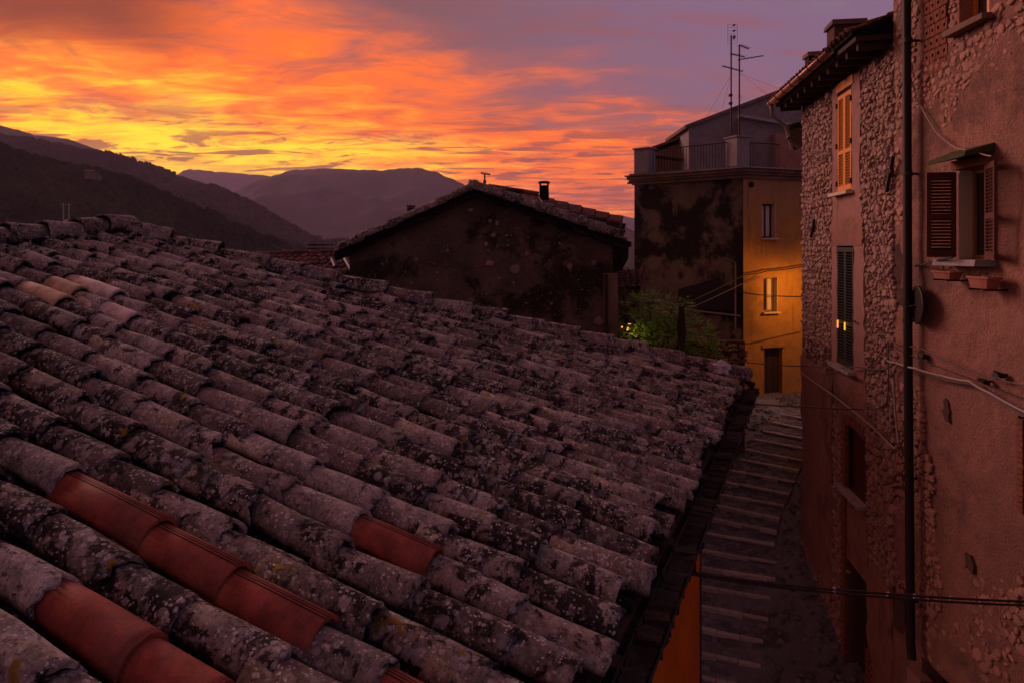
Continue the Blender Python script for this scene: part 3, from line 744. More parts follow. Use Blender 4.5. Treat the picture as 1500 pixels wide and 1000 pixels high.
for i in range(len(edges)):
    L0, R0_ = edges[i]
    if i == 0: L1, R1_ = L0 + Vector((.35, 1.1, 0)), R0_ + Vector((.35, 1.1, 0))
    else: L1, R1_ = edges[i - 1]
    rise = .055
    L1, R1_ = Vector((L1.x, L1.y, 0)), Vector((R1_.x, R1_.y, 0))
    top_z0 = L0.z; top_z1 = (edges[i - 1][0].z - rise) if i else L0.z + .05
    a, b_, c_, d_ = Vector((L0.x, L0.y, top_z0 - .012)), Vector((R0_.x, R0_.y, top_z0 - .012)), Vector((R1_.x, R1_.y, top_z1 - .012)), Vector((L1.x, L1.y, top_z1 - .012))
    mb = MB(); dn = Vector((0, 0, -.45)); mb.hexa([a + dn, b_ + dn, c_ + dn, d_ + dn, a, b_, c_, d_])
    stp = mb.build('step', M_mud, st)
    # pale edging stones, three or four to a step
    e_dir = (b_ - a).normalized(); back = (d_ - a).normalized()
    nst = 4; Lt = (b_ - a).length
    for k in range(nst):
        p0 = a + e_dir * (Lt * k / nst + .006); p1 = a + e_dir * (Lt * (k + 1) / nst - .006); up = Vector((0, 0, .026 + rnd(0, .012))); w_ = back * rnd(.075, .095)
        j0 = back * rnd(-.012, .006)
        mb = MB(); q = Vector((0, 0, -.12)); mb.hexa([p0 + q + j0, p1 + q + j0, p1 + w_ + q, p0 + w_ + q, p0 + up + j0, p1 + up + j0, p1 + w_ + up, p0 + w_ + up]); mb.build('edging_stone', M_edge, stp)
    # pavers between the edgings
    dep = ((d_ - a).length + (c_ - b_).length) / 2
    nr = max(1, int((dep - .1) / .125)); ncl = int(Lt / .17)
    for r_ in range(nr):
        f0 = (.1 + (dep - .1) * r_ / nr) / dep; f1 = (.1 + (dep - .1) * (r_ + 1) / nr) / dep - .018
        for k in range(ncl):
            g0 = (k + (.5 if r_ % 2 else 0)) / ncl; g1 = min(1, g0 + 1 / ncl) - .012
            if g0 > .97: continue
            def bl(g, f): return lerp(lerp(a, b_, g), lerp(d_, c_, g), f)
            t0 = Vector((0, 0, rnd(.006, .022))); jj = lambda: Vector((rnd(-.008, .008), rnd(-.008, .008), rnd(-.003, .003)))
            ps = [bl(g0, f0) + jj(), bl(g1, f0) + jj(), bl(g1, f1) + jj(), bl(g0, f1) + jj()]
            pav.hexa([p - Vector((0, 0, .03)) for p in ps] + [p + t0 for p in ps])
pav.build('paver', M_paver, st, kind='stuff')
# loose cobbles bedded in the ramp beside the steps
mb = MB()
for _ in range(2600):
    Y = rnd(10.5, 24); X = rnd(3.2, 10)
    ii = min(range(len(edges)), key=lambda q: abs(edges[q][1].y - Y))
    if X < edges[ii][1].x + .03 and X > edges[ii][0].x - .05 : continue
    c = Vector((X, Y, gz(X, Y) - .045)); r_ = rnd(.035, .085)
    n_ = 6; ring = [c + Vector((math.cos(2 * math.pi * k / n_) * r_ * rnd(.8, 1.2), math.sin(2 * math.pi * k / n_) * r_ * rnd(.8, 1.2), 0)) for k in range(n_)]
    top = [lerp(c, p, .65) + Vector((0, 0, rnd(.03, .05))) for p in ring]
    mb.add(ring + top + [c + Vector((0, 0, .052))], [(k, (k + 1) % n_, n_ + (k + 1) % n_, n_ + k) for k in range(n_)] + [(n_ + k, n_ + (k + 1) % n_, 2 * n_) for k in range(n_)], False)
mb.build('cobble', M_paver, loc=(6, 15, -7), kind='stuff')

# ------------------------------------------------------------------ walls with openings
def wall_grid(name, mat, parent, org, d_, n_, L_, z0, z1, holes=(), step=.22, amp=.02, depth=.28, seed=0, reveal=None):
    """front face of a wall in (t, z), displaced softly, with real openings and reveals"""
    org, d_, n_ = Vector(org), Vector(d_), Vector(n_)
    ts = set([0, L_]); zs = set([z0, z1])
    for h in holes: ts |= {h[0], h[1]}; zs |= {h[2], h[3]}
    def fill(S):
        S = sorted(S); o_ = []
        for a, b_ in zip(S, S[1:]):
            k = max(1, round((b_ - a) / step)); o_ += [lerp(a, b_, i / k) for i in range(k)]
        return o_ + [S[-1]]
    T, Z = fill(ts), fill(zs); mb = MB(); vs = []
    def edge(t_, z_):
        for h in holes:
            if h[0] - 1e-6 <= t_ <= h[1] + 1e-6 and h[2] - 1e-6 <= z_ <= h[3] + 1e-6: return 0
        return 0 if t_ in (0, L_) else 1
    def W3(t_, z_, k=0): return org + d_ * t_ + Vector((0, 0, z_)) + n_ * k
    for t_ in T:
        for z_ in Z:
            k = edge(t_, z_) * amp * (1.3 * noise.fractal((t_ * .8 + seed, z_ * .8, seed), 1, 2, 4) + .35 * noise.noise((t_ * 5, z_ * 5, seed)))
            vs.append(W3(t_, z_, k))
    fs = []; m_ = len(Z)
    for i in range(len(T) - 1):
        for j in range(m_ - 1):
            ct, cz = (T[i] + T[i + 1]) / 2, (Z[j] + Z[j + 1]) / 2
            if any(h[0] < ct < h[1] and h[2] < cz < h[3] for h in holes): continue
            fs.append((i * m_ + j, (i + 1) * m_ + j, (i + 1) * m_ + j + 1, i * m_ + j + 1))
    mb.add(vs, fs, False)
    for h in holes:
        a, b_, c, e_ = h[:4]; q = -depth
        for (p0, p1) in (((a, c), (a, e_)), ((a, e_), (b_, e_)), ((b_, e_), (b_, c)), ((b_, c), (a, c))):
            mb.add([W3(*p0), W3(*p1), W3(*p1, q), W3(*p0, q)], [(0, 1, 2, 3)])
    return mb.build(name, mat, parent)

# stones
def stone_mesh(seed, mat):
    """a rough broken stone: uneven outline, tilted flattish face"""
    rg = random.Random(seed); n_ = rg.choice((5, 5, 6, 6, 7)); vs = []
    an = [2 * math.pi * (k + rg.uniform(-.3, .3)) / n_ for k in range(n_)]
    rr = [rg.uniform(.42, .62) for _ in range(n_)]
    tx, ty = rg.uniform(-.35, .35), rg.uniform(-.35, .35)
    for (sc_, z) in ((1.0, -.5), (1.0, .1), (.80, .40)):
        for k in range(n_):
            x, y = math.cos(an[k]) * rr[k] * sc_, math.sin(an[k]) * rr[k] * sc_
            vs.append((x, y, z + ((tx * x + ty * y) * (1 if z > 0 else 0)) + (rg.uniform(-.08, .08) if z > 0 else 0)))
    vs.append((rg.uniform(-.12, .12), rg.uniform(-.12, .12), .45))
    fs = []
    for j in range(2):
        for k in range(n_): fs.append((j * n_ + k, j * n_ + (k + 1) % n_, (j + 1) * n_ + (k + 1) % n_, (j + 1) * n_ + k))
    fs += [(2 * n_ + k, 2 * n_ + (k + 1) % n_, 3 * n_) for k in range(n_)]
    me = bpy.data.meshes.new('stone'); me.from_pydata(vs, [], fs); me.materials.append(mat); me.update(); return me
STN = [stone_mesh(i, M_stone) for i in range(24)]
DST = [stone_mesh(100 + i, M_dstone) for i in range(8)]
PST = [stone_mesh(200 + i, M_pstone) for i in range(12)]
def stones_on(parent, org, d_, n_, L_, z0, z1, mask, meshes, mat, course=.13, keep=300, proud=.05, name='stone', wide=1.45):
    org, d_, n_ = Vector(org), Vector(d_), Vector(n_); up = Vector((0, 0, 1)); lst = []
    z = z0
    while z < z1:
        ch = course * rnd(.75, 1.3); t_ = rnd(0, .1)
        while t_ < L_:
            w = course * rnd(.7, 1.0 * wide + .5)
            ct = t_ + w / 2; cz = z + ch / 2 + rnd(-.02, .02)
            c = org + d_ * ct + up * cz
            pr = mask(c, ct, cz)
            if random.random() < pr:
                k = rnd(.8, 1.05)
                M = frame(c + n_ * (proud * rnd(-.25, .5)) + up * rnd(-.02, .02), d_ * (w * k), up.copy() * (ch * k * rnd(.75, 1.15)), n_ * (proud * 2)) @ Matrix.Rotation(R(rnd(-40, 40)), 4, 'Z')
                lst.append((random.choice(meshes), M, w * ch / max(c.y, 1) ** 2))
            t_ += w * 1.09
        z += ch * .97
    def vis(it):
        c = it[1].translation; x, y = pix(c); return it[2] if (c.y > 0 and -10 < x < 1510 and -10 < y < 1010) else 0
    lst.sort(key=vis, reverse=True)
    for me, M, _ in lst[:keep]: link_inst(name, me, M, parent)
    if len(lst) > keep: joined(name, [(a, b_) for a, b_, _ in lst[keep:]], mat, parent, smooth=False)
    return len(lst)

def shutter(parent, A_, B_, z0, z1, mat, rails=(.40,), n_dir=None, slat=.045, single=False, th=.035, panels=1, solid=False):
    """a louvred leaf between plan points A and B"""
    A_ = Vector((A_[0], A_[1], 0)); B_ = Vector((B_[0], B_[1], 0)); dv = (B_ - A_); w = dv.length; dv.normalize()
    nn = Vector((dv.y, -dv.x, 0)); up = Vector((0, 0, 1))
    Mx = Matrix((dv, nn, up)).transposed()
    st_ = .055; mb = MB()
    def bx(t0, t1, a, b_, k=th):
        c = A_ + dv * (t0 + t1) / 2 + up * (a + b_) / 2; mb.box(c, (t1 - t0, k, b_ - a), Mx)
    bx(0, st_, z0, z1); bx(w - st_, w, z0, z1); 
    rl = [z0] + [lerp(z0, z1, r_) for r_ in rails] + [z1]
    bx(st_, w - st_, z0, z0 + .09); bx(st_, w - st_, z1 - .07, z1)
    for r_ in rl[1:-1]: bx(st_, w - st_, r_ - .035, r_ + .035)
    sh = mb.build('shutter', mat, parent)
    if solid:
        for k in range(3):
            mb = MB(); t0 = lerp(st_, w - st_, k / 3) + .004; t1 = lerp(st_, w - st_, (k + 1) / 3) - .004
            mb.box(A_ + dv * (t0 + t1) / 2 + up * (z0 + z1) / 2, (t1 - t0, th * .5, z1 - z0 - .16), Mx); mb.build('board', mat, sh)
        return sh
    mb = MB(); tilt = Matrix.Rotation(R(38), 3, 'X')
    for a, b_ in zip(rl, rl[1:]):
        z = a + (.09 if a == z0 else .04)
        while z < b_ - (.08 if b_ == z1 else .045):
            c = A_ + dv * w / 2 + up * (z + slat * .4)
            if single:
                mb = MB(); mb.box(c, (w - 2 * st_, .045, .008), Mx @ tilt); mb.build('slat', mat, sh)
            else: mb.box(c, (w - 2 * st_, .045, .008), Mx @ tilt)
            z += slat
    if not single: mb.build('slat', mat, sh, kind='stuff')
    return sh

# ------------------------------------------------------------------ stone house on the right (far part of the alley wall)
SD = Vector((-.1338, -.991, 0)).normalized()        # along the wall, towards the viewer
SN = Vector((-.991, .1338, 0)).normalized()         # out into the alley
SO = Vector((6.42, 15.7, 0))
SL = 5.05
def stone_pt(x, y, off=0.0):      # point of the photo on the stone house wall
    d_ = Vector(((x - HX) / F, 1, (HY - y) / F)); t_ = (SO + SN * off).dot(SN) / d_.dot(SN); return d_ * t_
def stone_t(x): return (stone_pt(x, 361) - SO).dot(SD)
NO = Vector((5.742, 10.69, 0)); ND = Vector((-.012, -1, 0)).normalized(); NN = Vector((-1, .012, 0)).normalized(); NL = 8.6
def near_pt(x, y, off=0.0):
    d_ = Vector(((x - HX) / F, 1, (HY - y) / F)); t_ = (NO + NN * off).dot(NN) / d_.dot(NN); return d_ * t_
def near_t(x): return (near_pt(x, 361) - NO).dot(ND)
sh_ = thing('stone_house', (SO.x + 3, 13, -10), 'rubble stone house with orange lit shutters high up and copper gutter, beyond the dark downpipe', 'house')
zt = 3.12
lw = (stone_t(1239), stone_t(1269), -4.30, -3.12)       # red shuttered window
dw = (stone_t(1243), stone_t(1273), -8.2, -5.60)        # doorway
uw = (stone_t(1229.5), stone_t(1250.5), .98, 2.78)      # orange shutters
mw = (stone_t(1229), stone_t(1253.5), -2.16, 0.0)       # green shutters
wall_grid('wall', M_mortar, sh_, SO, SD, SN, SL, -10, zt, [lw, dw, uw, mw], .2, .03, .3, 1)
mb = MB(); far_e = SO - SN * 6.5
sheet(mb, (SO.x, SO.y), (far_e.x, far_e.y), -10, zt, -.3); mb.build('end_wall', M_mortar, sh_)
mb = MB()
for h in (lw, dw, uw, mw):
    c = SO + SD * (h[0] + h[1]) / 2 - SN * .34 + Vector((0, 0, (h[2] + h[3]) / 2)); mb.box(c, (h[1] - h[0] + .1, .06, h[3] - h[2] + .1), Matrix((SD, SN, Vector((0, 0, 1)))).transposed())
mb.build('dark_interior', M_dark, sh_)
MXs = Matrix((SD, SN, Vector((0, 0, 1)))).transposed()
def on_s(t_, z_, k=0.0): return SO + SD * t_ + SN * k + Vector((0, 0, z_))
# plaster bands round the windows and smooth repairs
def patch(parent, on, MX, t0, t1, z0, z1, mat, proud=.02, name='plaster_band', seed=0, wob=.05):
    mb = MB(); n_ = 14; rg = random.Random(seed)
    L_ = [(t0 + rg.uniform(-wob, wob), lerp(z0, z1, k / n_)) for k in range(n_ + 1)]; R2 = [(t1 + rg.uniform(-wob, wob), lerp(z0, z1, k / n_)) for k in range(n_ + 1)]
    vs = [on(a, b_, proud) for a, b_ in L_] + [on(a, b_, proud) for a, b_ in R2] + [on(a - .02, b_, -.03) for a, b_ in L_] + [on(a + .02, b_, -.03) for a, b_ in R2]
    q = n_ + 1; fs = []
    for k in range(n_):
        fs += [(k, q + k, q + k + 1, k + 1), (k, k + 1, 2 * q + k + 1, 2 * q + k), (q + k, 3 * q + k, 3 * q + k + 1, q + k + 1)]
    fs += [(0, 2 * q, 3 * q, q), (n_, q + n_, 3 * q + n_, 2 * q + n_)]
    mb.add(vs, fs); return mb.build(name, mat, parent)
def band(a0, a1, b0, b1, z0, z1, seed):
    patch(sh_, on_s, MXs, a0, a1, z0, z1, M_band, .035, seed=seed, wob=.03); patch(sh_, on_s, MXs, b0, b1, z0, z1, M_band, .035, seed=seed + 1, wob=.05)
band(uw[0] - .30, uw[0] - .005, uw[1] + .005, uw[1] + .42, .45, 2.97, 1)
patch(sh_, on_s, MXs, uw[0] - .26, uw[1] + .38, .05, .93, M_band, .03, seed=4)
band(mw[0] - .32, mw[0] - .005, mw[1] + .005, mw[1] + .50, -2.3, .04, 6)
patch(sh_, on_s, MXs, mw[0] - .3, mw[1] + .45, .01, .5, M_plaster, .045, seed=9)
patch(sh_, on_s, MXs, mw[0] - .2, mw[1] + .6, -3.0, -2.22, M_plaster, .035, seed=10)
patch(sh_, on_s, MXs, uw[0] - .02, uw[1] + .10, 2.83, 2.99, M_orangeWood, .055, name='lintel_plaster', seed=12, wob=.01)
patch(sh_, on_s, MXs, dw[1] + .02, SL - .05, -8.5, -5.1, M_plaster, .035, seed=13, wob=.08)
patch(sh_, on_s, MXs, lw[0] - .1, SL - 1.0, -5.55, -4.45, M_plaster, .03, seed=14, wob=.1)
patch(sh_, on_s, MXs, .02, mw[0] - .36, -6.8, -2.4, M_plaster, .03, seed=15, wob=.14)
def stone_mask(c, t_, z_):
    for h in (lw, dw, uw, mw):
        if h[0] - .06 < t_ < h[1] + .06 and h[2] - .08 < z_ < h[3] + .06: return 0
    if z_ > 2.93: return 0
    if uw[0] - .34 < t_ < uw[1] + .45 and z_ > .02: return 0
    if mw[0] - .36 < t_ < mw[1] + .55 and -3.0 < z_ < .5: return 0
    if t_ < mw[0] - .3 and z_ < -2.0: return .2 if z_ > -2.4 else (.7 if z_ < -6.6 + .5 * noise.noise((t_ * 2, 0, 3)) else 0)
    if t_ > dw[1] and z_ < -5.1: return .0
    if lw[0] - .2 < t_ < SL - 1.0 and -5.6 < z_ < -4.4: return .0
    if t_ < .12: return .3
    return .97
ns = stones_on(sh_, SO, SD, SN, SL, -8.6, 2.95, stone_mask, STN, M_stone, .118, 300, .042)
stones_on(sh_, SO, SD, SN, SL, -8.6, 2.95, stone_mask, STN, M_stone, .062, 0, .03, name='small_stone')
# quoin bricks beside the doorway
for side in (0, 1):
    z = -7.9; k = 0
    while z < -3.2 if side == 0 else z < -5.5:
        w = .24 if k % 2 else .15
        t0 = (dw[0] - w) if side == 0 else dw[1]
        if side == 0 or z < -6.6:
            mb = MB(); mb.box(on_s(t0 + w / 2, z + .03, .03), (w - .01, .07, .052), MXs, .003); mb.build('brick', M_brick, sh_)
        z += .062; k += 1
mb = MB(); mb.box(on_s((dw[0] + dw[1]) / 2, (dw[2] + dw[3]) / 2, -.22), (dw[1] - dw[0] - .02, .05, dw[3] - dw[2] - .02), MXs)
door = mb.build('door', M_wood, sh_)
for k in range(5):
    mb = MB(); t_ = lerp(dw[0], dw[1], (k + .5) / 5); mb.box(on_s(t_, (dw[2] + dw[3]) / 2, -.185), ((dw[1] - dw[0]) / 5 - .012, .03, dw[3] - dw[2] - .06), MXs); mb.build('board', M_wood, door)
mb = MB(); mb.box(on_s((dw[0] + dw[1]) / 2, -7.72, .22), (1.25, .42, .14), MXs, .012); mb.build('doorstep', M_edge, sh_)
# leaves of the shutters
def pair(h, mat, off, **kw):
    mid = (h[0] + h[1]) / 2
    a, b_, c = on_s(h[0] + .02, 0, off), on_s(mid - .004, 0, off), on_s(mid + .004, 0, off); e_ = on_s(h[1] - .02, 0, off)
    return shutter(sh_, a, b_, h[2] + .03, h[3] - .02, mat, **kw), shutter(sh_, c, e_, h[2] + .03, h[3] - .02, mat, **kw)
s1, s2 = pair(uw, M_orangeWood, .02, rails=(.40,), slat=.05)
for s_, t_ in ((s1, uw[0] - .01), (s2, uw[1] - .02)):
    for z_ in (1.15, 1.85, 2.6):
        mb = MB(); mb.box(on_s(t_, z_, .05), (.05, .03, .09), MXs); mb.build('hinge', M_iron, s_)
s1, s2 = pair(mw, M_green, .02, rails=(.36,), slat=.05)
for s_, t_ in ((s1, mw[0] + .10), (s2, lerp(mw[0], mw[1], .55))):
    mb = MB(); mb.tube([on_s(t_, -1.50, .055), on_s(t_, -1.36, .055)], .012, 6); mb.build('glint_strip', M_glow, s_)  # glowing strips stand in for warm glints on the slats
mb = MB(); mb.bar(on_s(mw[1] + .02, -1.28, .09), on_s(mw[1] + .25, -1.28, .09), .02, .02); mb.bar(on_s(mw[1] + .13, -1.36, .09), on_s(mw[1] + .13, -1.24, .09), .02, .02); mb.build('shutter_catch', M_iron, sh_)
s1, s2 = pair(lw, M_redWood, -.10, solid=True)
for h in (uw, mw, lw):
    mb = MB(); mb.box(on_s((h[0] + h[1]) / 2, h[2] - .03, .06), (h[1] - h[0] + .22, .22, .055), MXs, .004); mb.build('sill', M_edge if h is not uw else M_whitepaint, sh_)
# lintel arch over the red window: a row of bricks on edge
for k in range(9):
    a = lerp(-1, 1, k / 8); mb = MB(); mb.box(on_s((lw[0] + lw[1]) / 2 + a * .5, lw[3] + .07 - .09 * a * a, .02), (.09, .08, .17), MXs @ Matrix.Rotation(-a * .35, 3, 'Y'), .004); mb.build('brick', M_brick, sh_)
# iron wall anchors
for (x, y, l_) in ((1303, 256, .5), (1190, 335, .35)):
    c = stone_pt(x, y, .08); mb = MB(); mb.bar(c + Vector((0, 0, -l_ / 2)) + SD * -.12, c + Vector((0, 0, l_ / 2)) + SD * .12, .05, .05); mb.bar(c - SD * .16, c + SD * .10 + Vector((0, 0, .05)), .05, .05); mb.build('wall_anchor', M_iron, sh_)
# eave: soffit boards, rafters, tiles, copper gutter
OH = .58
t0, t1 = -.16, SL - .02
mb = MB(); a, b_ = on_s(t0, zt + .0, OH - .05), on_s(t1, zt, OH - .05); c, d_ = on_s(t1, zt + .02, -.2), on_s(t0, zt + .02, -.2)
th_ = Vector((0, 0, .07)); mb.hexa([a, b_, c, d_, a + th_, b_ + th_, c + th_, d_ + th_]); eave = mb.build('soffit', M_wood, sh_)
for k in range(11):
    t_ = lerp(t0 + .1, t1 - .15, k / 10); mb = MB(); mb.bar(on_s(t_, zt - .06, OH - .12), on_s(t_, zt - .04, .02), .09, .11); mb.build('rafter', M_wood, eave)
RU = (SN * -.94 + Vector((0, 0, .34))).normalized()
mb = MB(); a, b_ = on_s(t0, zt + .10, OH), on_s(t1, zt + .10, OH); c, d_ = b_ + RU * 5, a + RU * 5; th_ = Vector((0, 0, .06))
mb.hexa([a, b_, c, d_, a + th_, b_ + th_, c + th_, d_ + th_]); rf = mb.build('roof', M_bed, sh_)
RN = SD.cross(RU); RN = RN if RN.z > 0 else -RN
lst = []
k = 0; t_ = t0 + .1
while t_ < t1:
    v = -.06
    while v < 4.8:
        y = RU; z = RN; x = y.cross(z); o_ = on_s(t_ + rnd(-.008, .008), zt + .15, OH) + RU * v
        lst.append((random.choice(LOWB), frame(o_, x, y, z) @ Matrix.Rotation(R(rnd(-3, 3)), 4, 'Z') @ Matrix.Rotation(R(-3), 4, 'X'))); v += rnd(.32, .38)
    t_ += .215
lst.sort(key=lambda q: -(q[1].translation - on_s(t1, zt, OH)).length)
for me, M in [q for q in lst if (q[1].translation - on_s(0, zt, OH)).dot(RU) < .25]: link_inst('roof_tile', me, M, rf)
joined('roof_tile', [q for q in lst if (q[1].translation - on_s(0, zt, OH)).dot(RU) >= .25], M_brownroof, rf)
gA2, gB2 = on_s(t0 - .05, zt + .10, OH + .06), on_s(t1 - .9, zt + .10, OH + .06)
g2, gt, gx, gzv = gutter(gA2, gB2, .075, M_copper, sh_, 'gutter')
for k in range(7):
    c = lerp(gA2, gB2, (k + .3) / 7); pts = [c + gx * math.cos(a) * .082 - gzv * math.sin(a) * .082 for a in [math.pi * q / 8 for q in range(9)]]
    mb = MB(); mb.tube(pts, .009, 5); mb.build('gutter_bracket', M_iron, g2)
dp = [on_s(t0 + .05, zt + .02, OH + .06), on_s(t0 + .05, zt - .22, OH + .03), on_s(t0 - .05, zt - .42, OH - .28), on_s(t0 - .05, zt - .62, OH - .34)]
mb = MB(); mb.tube(dp, .045, 8); mb.build('downpipe', M_greyPipe, sh_)
# chimneys on that roof
for (t_, up_, w, h, k) in ((1.25, 1.15, .55, .52, 0), (.15, .9, .42, .30, 1)):
    c = on_s(t_, zt + .15, OH) + RU * up_; mb = MB(); mb.box(c + Vector((0, 0, h / 2)), (w * .8, w, h + .5), MXs, .01); ch = mb.build('chimney', M_mortar if not k else M_dark, sh_)
    mb = MB(); mb.box(c + Vector((0, 0, h + .29)), (w, w * 1.2, .09), MXs, .01); mb.build('cap', M_cornice, ch)

# the next house round the corner (only its eave and edge show)
nb_o = Vector((7.05, 16.6, 0)); nb = thing('corner_house', (9, 18.5, -9), 'dark house past the stone one, low eave and bent grey gutter showing at its corner', 'house')
mb = MB(); mb.hexa([Vector((7.05, 16.0, -9)), Vector((12, 16.0, -9)), Vector((12.6, 20.0, -9)), Vector((8.7, 20.0, -9)), Vector((7.05, 16.0, 2.3)), Vector((12, 16.0, 2.3)), Vector((12.6, 20, 2.3)), Vector((8.7, 20, 2.3))])
mb.build('wall', M_band, nb)
mb = MB(); mb.hexa([Vector((6.25, 16.05, 2.62)), Vector((9.5, 16.05, 3.4)), Vector((9.5, 19.5, 3.4)), Vector((7.75, 19.5, 2.62)), Vector((6.22, 16.05, 2.74)), Vector((9.5, 16.05, 3.55)), Vector((9.5, 19.5, 3.55)), Vector((7.72, 19.5, 2.74))])
mb.build('roof', M_wood, nb)
g3, *_ = gutter((6.20, 16.0, 2.72), (7.7, 19.5, 2.72), .07, M_greyPipe, nb)
mb = MB(); mb.tube([(6.55, 16.9, 2.6), (6.75, 16.9, 2.42), (7.2, 16.8, 2.15), (7.35, 16.7, 1.9)], .05, 8); mb.build('downpipe', M_greyPipe, nb)

# ------------------------------------------------------------------ near plastered house on the right
nh = thing('plastered_house', (NO.x + 3, 6, -10), 'tall pink plastered house at the right edge with open brown shutters', 'house')
def on_n(t_, z_, k=0.0): return NO + ND * t_ + NN * k + Vector((0, 0, z_))
MXn = Matrix((ND, NN, Vector((0, 0, 1)))).transposed()
w1 = (near_t(1405), near_t(1447), -.17, .98)
w2 = (near_t(1405), near_t(1449), 2.78, 4.2)
w3 = (near_t(1491), near_t(1560), -2.98, -1.90)
w4 = (near_t(1350), near_t(1402), -9.2, -5.72)
wall_grid('wall', M_plaster, nh, NO, ND, NN, NL, -10, 6.5, [w1, w2, w3, w4], .16, .035, .3, 4)
mb = MB(); sheet(mb, (NO.x + 6, NO.y), (NO.x, NO.y), -10, 6.5, .3); mb.build('end_wall', M_mortar, nh)
mb = MB()
for h in (w1, w2, w3, w4):
    mb.box(on_n((h[0] + h[1]) / 2, (h[2] + h[3]) / 2, -.34), (h[1] - h[0] + .1, .06, h[3] - h[2] + .1), MXn)
mb.build('dark_interior', M_dark, nh)
mb = MB(); mb.box(on_n(NL / 2, 6.6, -2.8), (NL + .5, 6.6, .2), MXn); mb.build('roof', M_bed, nh)
def near_mask(c, t_, z_):
    for h in (w1, w2, w3, w4):
        if h[0] - .08 < t_ < h[1] + .1 and h[2] - .12 < z_ < h[3] + .1: return 0
    x, y = pix(c)
    n1 = noise.fractal((t_ * 1.1, z_ * 1.1, 7), 1, 2, 3)
    if 1345 < x < 1392 and y < 88: return 0
    if x < 1340: return .95 if y < 330 else (.7 if 560 < y < 870 else 0)
    if y < 215 and n1 > .16 * (y / 60 - 1.3): return .8
    if 570 < y < 900 and x < 1352 + max(0, (y - 640) * .14) + n1 * 18: return .95
    if y > 850 and n1 > -.02: return .5
    return .0
stones_on(nh, NO, ND, NN, 3.4, -8.2, 3.9, near_mask, PST, M_pstone, .12, 300, .02)
stones_on(nh, NO, ND, NN, 3.4, -8.2, 3.9, near_mask, PST, M_pstone, .065, 0, .016, name='small_stone')
# perforated brick panel high on the wall
for r_ in range(9):
    for c_ in range(4):
        t_ = near_t(1354) + .135 * c_ + (.03 if r_ % 2 else 0); z_ = 2.42 + r_ * .17
        mb = MB(); fr = on_n(t_ + .06, z_, .0)
        for (a, b_, w, h) in ((-.043, 0, .040, .155), (.043, 0, .040, .155), (0, .05, .048, .055), (0, -.05, .048, .055)):
            mb.box(fr + ND * a + Vector((0, 0, b_)), (w, .04, h), MXn, .003)
        mb.build('brick', M_brick, nh)
mb = MB(); mb.box(on_n(near_t(1354) + .27, 3.1, -.01), (.58, .018, 1.58), MXn); mb.build('panel_back', M_dark, nh)
# lower window: frame, glass, sill, canopy slab, shutters, pots
def frame_win(h, mat, k, parent, mull=True):
    mb = MB(); t0, t1, z0, z1 = h; b = .06
    for (a, c, w, hh) in ((t0 + b / 2, (z0 + z1) / 2, b, z1 - z0), (t1 - b / 2, (z0 + z1) / 2, b, z1 - z0), ((t0 + t1) / 2, z0 + b / 2, t1 - t0, b), ((t0 + t1) / 2, z1 - b / 2, t1 - t0, b)):
        mb.box(on_n(a, c, k), (w, .05, hh), MXn)
    if mull: mb.box(on_n((t0 + t1) / 2, (z0 + z1) / 2, k), (.045, .045, z1 - z0), MXn)
    f = mb.build('window_frame', mat, parent)
    for q in (0, 1):
        mb = MB(); mb.box(on_n(lerp(t0, t1, .27 + .46 * q), (z0 + z1) / 2, k - .01), ((t1 - t0) / 2 - .09, .008, z1 - z0 - .12), MXn); mb.build('pane', M_glass, f)
    return f
frame_win(w1, M_ywood, -.18, nh); frame_win(w2, M_orangeWood, -.2, nh); 
mb = MB(); mb.box(on_n((w1[0] + w1[1]) / 2 - .02, w1[2] - .035, .09), (w1[1] - w1[0] + .3, .30, .07), MXn, .008); mb.build('sill', M_edge, nh)
mb = MB(); mb.box(on_n((w2[0] + w2[1]) / 2, w2[2] - .04, .05), (w2[1] - w2[0] + .2, .2, .08), MXn, .012); mb.build('sill', M_cornice, nh)
mb = MB(); c0 = on_n((w1[0] + w1[1]) / 2, w1[3] + .16, .0)
a = c0 - ND * .36; b_ = c0 + ND * .40
mb.hexa([a + NN * .36 - Vector((0, 0, .10)), b_ + NN * .36 - Vector((0, 0, .07)), b_ - NN * .05, a - NN * .05, a + NN * .34 - Vector((0, 0, .04)), b_ + NN * .34 - Vector((0, 0, .01)), b_ + Vector((0, 0, .09)), a + Vector((0, 0, .09))])
mb.build('canopy_slab', M_moss, nh)
mb = MB(); mb.box(on_n((w1[0] + w1[1]) / 2, w1[3] + .05, .02), (w1[1] - w1[0] + .12, .1, .10), MXn, .01); mb.build('lintel', M_brick, nh)
mb = MB(); mb.box(on_n(w1[0] + .012, (w1[2] + w1[3]) / 2, -.09), (.02, .2, w1[3] - w1[2] - .02), MXn); mb.build('painted_reveal', M_whitepaint, nh)
ha = on_n(w1[0] - .02, 0, .03); hb = ha + Vector((-.345, .06, 0))
shutter(nh, hb, ha, w1[2] + .03, w1[3] - .03, M_brown, rails=(.48,), slat=.042, single=True)
ha = on_n(w1[1] + .03, 0, .04); hb = ha + Vector((-.17, -.42, 0))
shutter(nh, ha, hb, w1[2] + .02, w1[3] - .0, M_brown, rails=(.45,), slat=.042, single=True)
mb = MB(); mb.bar(near_pt(1342, 390, .05), near_pt(1395, 377, .34), .025, .025); mb.build('iron_arm', M_iron, nh)
